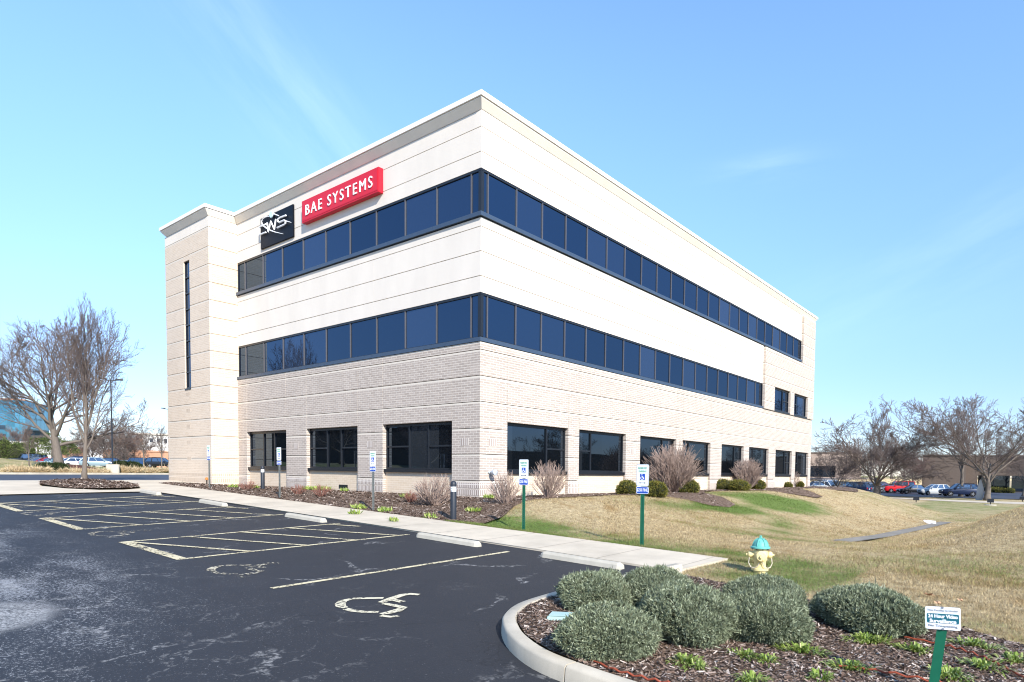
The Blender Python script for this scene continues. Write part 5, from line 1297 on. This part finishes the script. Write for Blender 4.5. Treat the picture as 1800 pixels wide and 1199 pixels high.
for i, (px, dp, rx, h, lab) in enumerate(((82,54,.85,.85,'clipped dark green hedge on the left bank, first lobe'),(99,54.5,.9,.85,'clipped dark green hedge on the left bank, second lobe'),(210,61,.75,.95,'clipped dark green hedge behind the lamp base'),(232,62,.9,.95,'clipped dark green hedge in front of the silver sedan'))):
    clump(px, dp, rx, h, lab, 430+i, M['hedge'], 'hedge', 'hedge', 'dark hedges on the left bank', 1100, .12, .05)
for i, (px, dp, rx, h, lab) in enumerate(((4,120,2.6,5.0,'pointed yellow green conifer at the left edge'),(34,121,2.5,4.4,'rounded yellow green conifer left of the old tree'),(19,124,2.3,3.2,'smaller conifer between the two larger ones'))):
    clump(px, dp, rx, h, lab, 450+i, M['conifer'], 'conifer', 'conifer', 'conifers at the left edge', 1800, .30, .10)
for i, (px, dp, rx, h, lab) in enumerate(((67,112,2.6,1.5,'wispy dark pine left of the old tree trunk'),(92,110,2.2,2.4,'dark pine showing behind the old tree trunk'),(120,118,1.8,1.4,'small wispy pine between the two big trunks'))):
    x, y, z = at_depth(px, dp); zz = zat(px, (795, 800, 797)[i], dp)
    t = thing('pine_tree', (x, y, z), lab, 'tree', 'pines behind the left lot'); rng = np.random.default_rng(470+i); n = 1500
    m = MB(); m.tube([(0,0,0),(0,0,max(1.0, zz-z+h*1.6))], [.18,.05], 8); m.build('trunk', M['bark'], t)
    k = rng.integers(0, 5, n); base = max(.6, zz-z); th = rng.random(n)*2*PI; rr = rx*np.sqrt(rng.random(n))*(1-.16*k)
    P = np.stack([rr*np.cos(th), rr*np.sin(th), base+h*.36*k+rr*.12+rng.normal(size=n)*.12], 1); D = np.stack([np.cos(th), np.sin(th), .4+0*th], 1)+rng.normal(size=(n, 3))*.5
    link('crown', leaf_mesh('crown', P, D, .5, .07, M['conifer'], rng), t)
for i, (px, dp, lab) in enumerate(((1752,115,'clipped dark shrub at the foot of the dark building'),(1760,114,'second clipped shrub at the foot of the dark building'),(1745,116,'leftmost clipped shrub at the foot of the dark building'),(1775,113,'low shrub right of the clipped pair by the dark building'))):
    clump(px, dp, .95, .95, lab, 480+i, M['yew'], 'clipped_shrub', 'shrub', 'shrubs by the dark building', 500, .16, .07)
# mulch mound under the old tree
x, y, z = at_depth(112, 57.2); m = MB(); m.lathe([(3.2,-.15),(2.4,.15),(1.4,.38),(.001,.5)], 20)
o = soft(m.build('mulch_mound', plain('red_mulch', (.10,.045,.032), .95, .1, var=.5, scale=9, bump=.5))); o.location = (x, y, z); tag(o, kind='structure')
# right side: stone slab, kiosk, floodlights, flared pipe end
x, y, d, rt = ray_frame(1723, 77); t = thing('standing_stone', (x, y, Hf(x, y)), 'pale grey pointed stone slab leaning at the big tree trunk', 'stone', None, math.atan2(rt.y, rt.x))
m = MB(); m.add([(-.42,0,-.1),(.34,0,-.1),(.46,.0,1.4),(.12,0,2.55),(-.05,0,2.5),(-.3,0,1.2),(-.38,.35,-.1),(.30,.35,-.1),(.42,.32,1.4),(.1,.25,2.5),(-.05,.25,2.45),(-.28,.32,1.2)], [(0,1,2,3,4,5),(11,10,9,8,7,6),(0,6,7,1),(1,7,8,2),(2,8,9,3),(3,9,10,4),(4,10,11,5),(5,11,6,0)]); m.build('slab', M['stone'], t, bevel=.03)
x, y, d, rt = ray_frame(1480, 82); t = thing('mail_kiosk', (x, y, Hf(x, y)), 'small grey round-topped drop box by the far lot', 'drop box', None, math.atan2(rt.y, rt.x))
m = MB(); pr = [(-.3,.1),(.3,.1),(.3,.85)]+[(.3*math.cos(a*PI/8), .85+.3*math.sin(a*PI/8)) for a in range(1, 8)]+[(-.3,.85)]; m.prism_y(pr, -.25, .25); m.build('box', M['stone'], t)
m = MB(); m.box(-.2, .2, -.27, -.251, .72, .82); m.build('slot', M['darkmetal'], t); m = MB(); m.box(-.25, .25, -.2, .2, -.1, .1); m.build('foot', M['stop'], t)
def flood(px, depth, label, base):
    x, y, d, rt = ray_frame(px, depth); t = thing('ground_floodlight', (x, y, Hf(x, y)), label, 'floodlight', 'ground floodlights on the far lawn', math.atan2(rt.y, rt.x)); t.scale = (.5, .5, .62)
    m = MB()
    if base: m.lathe([(1.1,-.15),(1.05,.10),(.001,.12)], 14); m.build('base', M['stop'], t)
    m = MB(); m.tube([(0,0,.1),(0,0,.6)], .09, 8); m.build('stem', M['floodblack'], t)
    m = MB(); m.add([(-.6,-.25,.5),(.6,-.25,.5),(.6,.35,.42),(-.6,.35,.42),(-.55,-.15,1.05),(.55,-.15,1.05),(.5,.45,.85),(-.5,.45,.85)], [(0,1,5,4),(1,2,6,5),(2,3,7,6),(3,0,4,7),(4,5,6,7),(3,2,1,0)]); h = m.build('lamp_head', M['floodblack'], t)
    m = MB(); m.add([(-.5,.33,.50),(.5,.33,.50),(.45,.45,.82),(-.45,.45,.82)], [(0,1,2,3)]); m.build('lens', M['carglass'], h)
flood(1612, 66, 'black ground floodlight on the shaded far lawn', False); flood(1743, 63, 'black ground floodlight on a round concrete base by the big tree', True); flood(1799, 72, 'black ground floodlight at the right edge below the dark building', False)
fx, fy = spot(1799, 27.0); t = thing('ground_floodlight', (fx, fy, zat(1799, 906.5, 27.0)-.16), 'black box light on the crest of the near lawn at the right edge', 'floodlight'); m = MB(); m.box(-.12, .12, -.1, .1, .06, .24); m.build('lamp_head', M['floodblack'], t, bevel=.01); m = MB(); m.tube([(0,0,-.3),(0,0,.06)], .03, 8); m.build('stem', M['floodblack'], t)
x, y, d, rt = ray_frame(1641, 35.5); t = thing('drain_outlet', (x, y, Hf(x, y)), 'white flared concrete drain end in the swale', 'drain', None, math.atan2(rt.y, rt.x))
m = MB(); m.add([(-.42,0,.16),(.18,-.1,.13),(.22,-.12,-.15),(-.05,-.05,-.10),(-.42,.4,.19),(.2,.5,.15),(.25,.5,-.2),(-.1,.4,-.2)], [(0,1,5,4),(1,2,6,5),(3,2,1,0),(4,5,6,7),(0,4,7,3)]); m.build('apron', M['white'], t)

# ------------------------------------------------------------------ grass blades, mulch chips, litter
rng = np.random.default_rng(5)
def blades(n, gen, hmin, hmax, wk):
    X, Y = gen(n)
    k = np.ones(len(X), bool)
    for poly, dz in covers: k &= ~inside(poly, X, Y)
    k &= ~((X < 0) & (Y > -3.7)); X, Y = X[k], Y[k]
    dist = np.hypot(X-CAM[0], Y-CAM[1]); Z = H(X, Y); n = len(X)
    h = (hmin+(hmax-hmin)*rng.random(n))*(.8+.5*fbm(X, Y, 1.3, 55)); w = wk*(.6+.8*rng.random(n))*np.clip(dist/7, .8, 5)
    a = rng.random(n)*2*PI; ln = rng.normal(size=(n, 2))*.55
    B = np.stack([X, Y, Z-.01], 1); T = B+np.stack([ln[:, 0]*h, ln[:, 1]*h, h], 1); S = np.stack([np.cos(a), np.sin(a), 0*a], 1)*w[:, None]/2
    return B-S, B+S, T, green_at(X, Y), rng.random(n)
def fan(lo, hi, p0, p1):                              # even over the sector the camera sees, thinner with distance
    def g(n):
        dep = lo*(hi/lo)**rng.random(n); px = p0+(p1-p0)*rng.random(n); t = (px-PCX)/FPX
        X = CAM[0]+dep*(_f[0]/math.cos(PITCH)+t*_r[0]); Y = CAM[1]+dep*(_f[1]/math.cos(PITCH)+t*_r[1]); return X, Y
    return g
parts_ = [blades(16000, lambda n: (-1+12.5*rng.random(n), -3.66+.22*rng.random(n)**2), .05, .10, .006), blades(200000, fan(6.2, 26, 1060, 1900), .030, .062, .0055), blades(60000, fan(12, 30, 780, 1300), .030, .06, .006), blades(70000, fan(22, 48, 1150, 1850), .035, .06, .006)]
A = [np.concatenate([p[i] for p in parts_]) for i in range(5)]
n = len(A[0]); V = np.stack([A[0], A[1], A[2]], 1).reshape(-1, 3)
tag(link('grass', np_mesh('grass', V, np.arange(3*n).reshape(n, 3), M['blade'], {'green': np.repeat(A[3], 3), 'rnd': np.repeat(A[4], 3)})), 'short dormant straw and green lawn grass', 'grass', kind='stuff')
def chips(n, poly, dz, lo, hi, seed, bumpy, box=None):
    rng = np.random.default_rng(seed); xs = [p[0] for p in poly]; ys = [p[1] for p in poly]
    x0, x1, y0, y1 = box or (min(xs), max(xs), min(ys), max(ys))
    X = x0+(x1-x0)*rng.random(n); Y = y0+(y1-y0)*rng.random(n); k = inside(poly, X, Y); X, Y = X[k], Y[k]; n = len(X)
    Z = H(X, Y)+dz+bumpy*(fbm(X, Y, 1.6, 77)-.3)+.012*rng.random(n); a = rng.random(n)*2*PI; ln = lo+(hi-lo)*rng.random(n)**2; w = ln*(.12+.22*rng.random(n))
    D = np.stack([np.cos(a), np.sin(a), rng.normal(size=n)*.28], 1); S = np.stack([-np.sin(a), np.cos(a), rng.normal(size=n)*.35], 1); c = np.stack([X, Y, Z], 1); l2 = (ln/2)[:, None]; w2 = (w/2)[:, None]
    V = np.stack([c-D*l2-S*w2*.6, c+D*l2-S*w2, c+D*l2*.9+S*w2, c-D*l2+S*w2*.8], 1).reshape(-1, 3)
    return V, np.repeat(np.clip(rng.random(n)**1.25, 0, 1), 4)
cs = [chips(90000, bed_near, .128, .015, .075, 1, .07, (10.3, 17.5, -11, -6.2)), chips(36000, bed_wall, .018, .03, .13, 2, .06, (-17, 5, -3.7, 2)), chips(12000, tree_isl, .065, .04, .15, 3, .14), chips(9000, bed_wall, .018, .05, .14, 4, .06, (0, 5.2, 2, 37))]
V = np.concatenate([c[0] for c in cs]); tag(link('mulch_chips', np_mesh('mulch_chips', V, np.arange(len(V)).reshape(-1, 4), M['chip'], {'rnd': np.concatenate([c[1] for c in cs])})), 'shredded bark chips covering the planting beds', 'mulch', kind='stuff')
m_ = 0
for px, py, s, lab in ((1633,1044,.085,'large pale dead leaf on the lawn above the surveillance sign'),(1688,1054,.05,'small pale dead leaf on the lawn right of the surveillance sign'),(1680,1117,.035,'small orange dead leaf at the grass edge'),(1648,1059,.06,'curled dead leaf just above the surveillance sign')):
    x, y = on_z(px, py, -1.75); x, y = on_z(px, py, Hf(x, y)+.05); q = MB()
    vs = [(0, 0, .0)]+[(s*(1 if k % 2 else .45)*math.cos(k*PI/5), s*(1 if k % 2 else .45)*math.sin(k*PI/5), .012*(k % 3)) for k in range(10)]
    q.add(vs, [(0, 1+k, 1+(k+1) % 10) for k in range(10)]); o = q.build('dead_leaf', M['deadleaf']); o.location = (x, y, Hf(x, y)+.045); o.rotation_euler = (.25, .2, R.random()*6)
    at_ = o.data.attributes.new('rnd', 'FLOAT', 'POINT'); at_.data.foreach_set('value', [.3+.5*(m_ % 2)]*len(o.data.vertices)); m_ += 1; tag(o, lab, 'leaf', 'dead leaves on the lawn')

# ------------------------------------------------------------------ light, sky, camera
SUN_EL = math.radians(32); SA = (.905, -.425)
w = bpy.data.worlds.new('World'); bpy.context.scene.world = w; w.use_nodes = True; nt = w.node_tree; nt.nodes.clear()
out = nt.nodes.new('ShaderNodeOutputWorld'); bg = nt.nodes.new('ShaderNodeBackground'); sky = nt.nodes.new('ShaderNodeTexSky')
sky.sky_type = 'NISHITA'; sky.sun_disc = False; sky.sun_elevation = SUN_EL; sky.sun_rotation = math.atan2(SA[0], SA[1]); sky.air_density = 1.0; sky.dust_density = .0; sky.ozone_density = 3.5; sky.altitude = 100
co = nt.nodes.new('ShaderNodeTexCoord').outputs['Generated']
def dotv(v):
    n = nt.nodes.new('ShaderNodeVectorMath'); n.operation = 'DOT_PRODUCT'; n.inputs[1].default_value = tuple(float(q) for q in v); L(nt, co, n.inputs[0]); return n.outputs['Value']
def wisp(d0, d1, wl, ww, sv):                         # a streak of thin cirrus about the direction d0, drawn out towards d1
    d0 = Vector(d0).normalized(); u = (Vector(d1).normalized()-d0).normalized(); v = d0.cross(u).normalized()
    a, b = dotv(u), dotv(v); a = mth(nt, 'SUBTRACT', a, float(d0.dot(u)))
    cb = nt.nodes.new('ShaderNodeCombineXYZ'); L(nt, mth(nt, 'MULTIPLY', a, 2.2), cb.inputs[0]); L(nt, mth(nt, 'MULTIPLY', b, sv), cb.inputs[1])
    nz = ramp(nt, noise(nt, cb.outputs[0], 1.6, 7, .6), .40, .78)
    r2 = mth(nt, 'ADD', mth(nt, 'POWER', mth(nt, 'ABSOLUTE', mth(nt, 'DIVIDE', a, wl)), 2.0), mth(nt, 'POWER', mth(nt, 'ABSOLUTE', mth(nt, 'DIVIDE', b, ww)), 2.0))
    fall = mth(nt, 'POWER', 2.718, mth(nt, 'MULTIPLY', r2, -1.0))
    up = mth(nt, 'GREATER_THAN', dotv(d0), 0.0)
    return mth(nt, 'MULTIPLY', mth(nt, 'MULTIPLY', nz, fall), up)
cl = mth(nt, 'ADD', mth(nt, 'MULTIPLY', wisp((-.78,.41,.46), (-.77,.50,.38), .24, .055, 11.0), 1.1), mth(nt, 'MULTIPLY', wisp((-.34,.84,.42), (-.25,.87,.42), .07, .018, 16.0), 1.0))
cl = mth(nt, 'ADD', cl, mth(nt, 'MULTIPLY', wisp((-.10,.95,.30), (.10,.93,.36), .28, .06, 12.0), .6), True)
hsv = nt.nodes.new('ShaderNodeHueSaturation'); hsv.inputs['Saturation'].default_value = 1.05; hsv.inputs['Hue'].default_value = .5; L(nt, sky.outputs[0], hsv.inputs['Color'])
sc = nt.nodes.new('ShaderNodeMix'); sc.data_type = 'RGBA'; sc.inputs[7].default_value = (7.5, 8.2, 8.8, 1)
L(nt, mth(nt, 'MULTIPLY', cl, .075), sc.inputs[0]); sx_ = nt.nodes.new('ShaderNodeSeparateXYZ'); L(nt, co, sx_.inputs[0])
el = nt.nodes.new('ShaderNodeMapRange'); el.interpolation_type = 'SMOOTHSTEP'; el.inputs[1].default_value = -.05; el.inputs[2].default_value = .60; L(nt, sx_.outputs[2], el.inputs[0])
lo_ = nt.nodes.new('ShaderNodeMapRange'); lo_.inputs[1].default_value = 0.0; lo_.inputs[2].default_value = .22; L(nt, sx_.outputs[2], lo_.inputs[0])
skyc = mix(nt, 1.0, hsv.outputs[0], mix(nt, lo_.outputs[0], (.74,.80,.90), (1,1,1)), 'MULTIPLY')
tone = mix(nt, 1.0, skyc, mix(nt, el.outputs[0], (.49,.465,.53), (1.12,1.11,1.09)), 'MULTIPLY'); L(nt, tone, sc.inputs[6]); L(nt, sc.outputs[2], bg.inputs['Color'])
bg.inputs['Strength'].default_value = .15; L(nt, bg.outputs[0], out.inputs['Surface'])
sl = bpy.data.lights.new('sun', 'SUN'); sl.energy = 3.5; sl.angle = math.radians(.5); sl.color = (1.0, .955, .89); so = bpy.data.objects.new('sun', sl); C.objects.link(so)
so.rotation_euler = Vector((-SA[0]*math.cos(SUN_EL), -SA[1]*math.cos(SUN_EL), -math.sin(SUN_EL))).to_track_quat('-Z', 'Y').to_euler(); so.location = (40, -20, 40)
cd = bpy.data.cameras.new('camera'); cd.sensor_width = 36; cd.sensor_fit = 'HORIZONTAL'; cd.lens = 36*FPX/1800; cd.shift_x = (900-PCX)/1800; cd.shift_y = (PCY-599.5)/1800; cd.clip_start = .1; cd.clip_end = 5000
cam = bpy.data.objects.new('camera', cd); C.objects.link(cam)
mt = Matrix.Identity(4)
for i in range(3): mt[i][0] = _r[i]; mt[i][1] = _u[i]; mt[i][2] = -_f[i]; mt[i][3] = CAM[i]
cam.matrix_world = mt
sc_ = bpy.context.scene; sc_.camera = cam
vs_ = sc_.view_settings; vs_.view_transform = 'Standard'; vs_.look = 'None'; vs_.exposure = 1.24; vs_.gamma = 1
sc_.cycles.transparent_max_bounces = 16; sc_.cycles.filter_width = 1.1
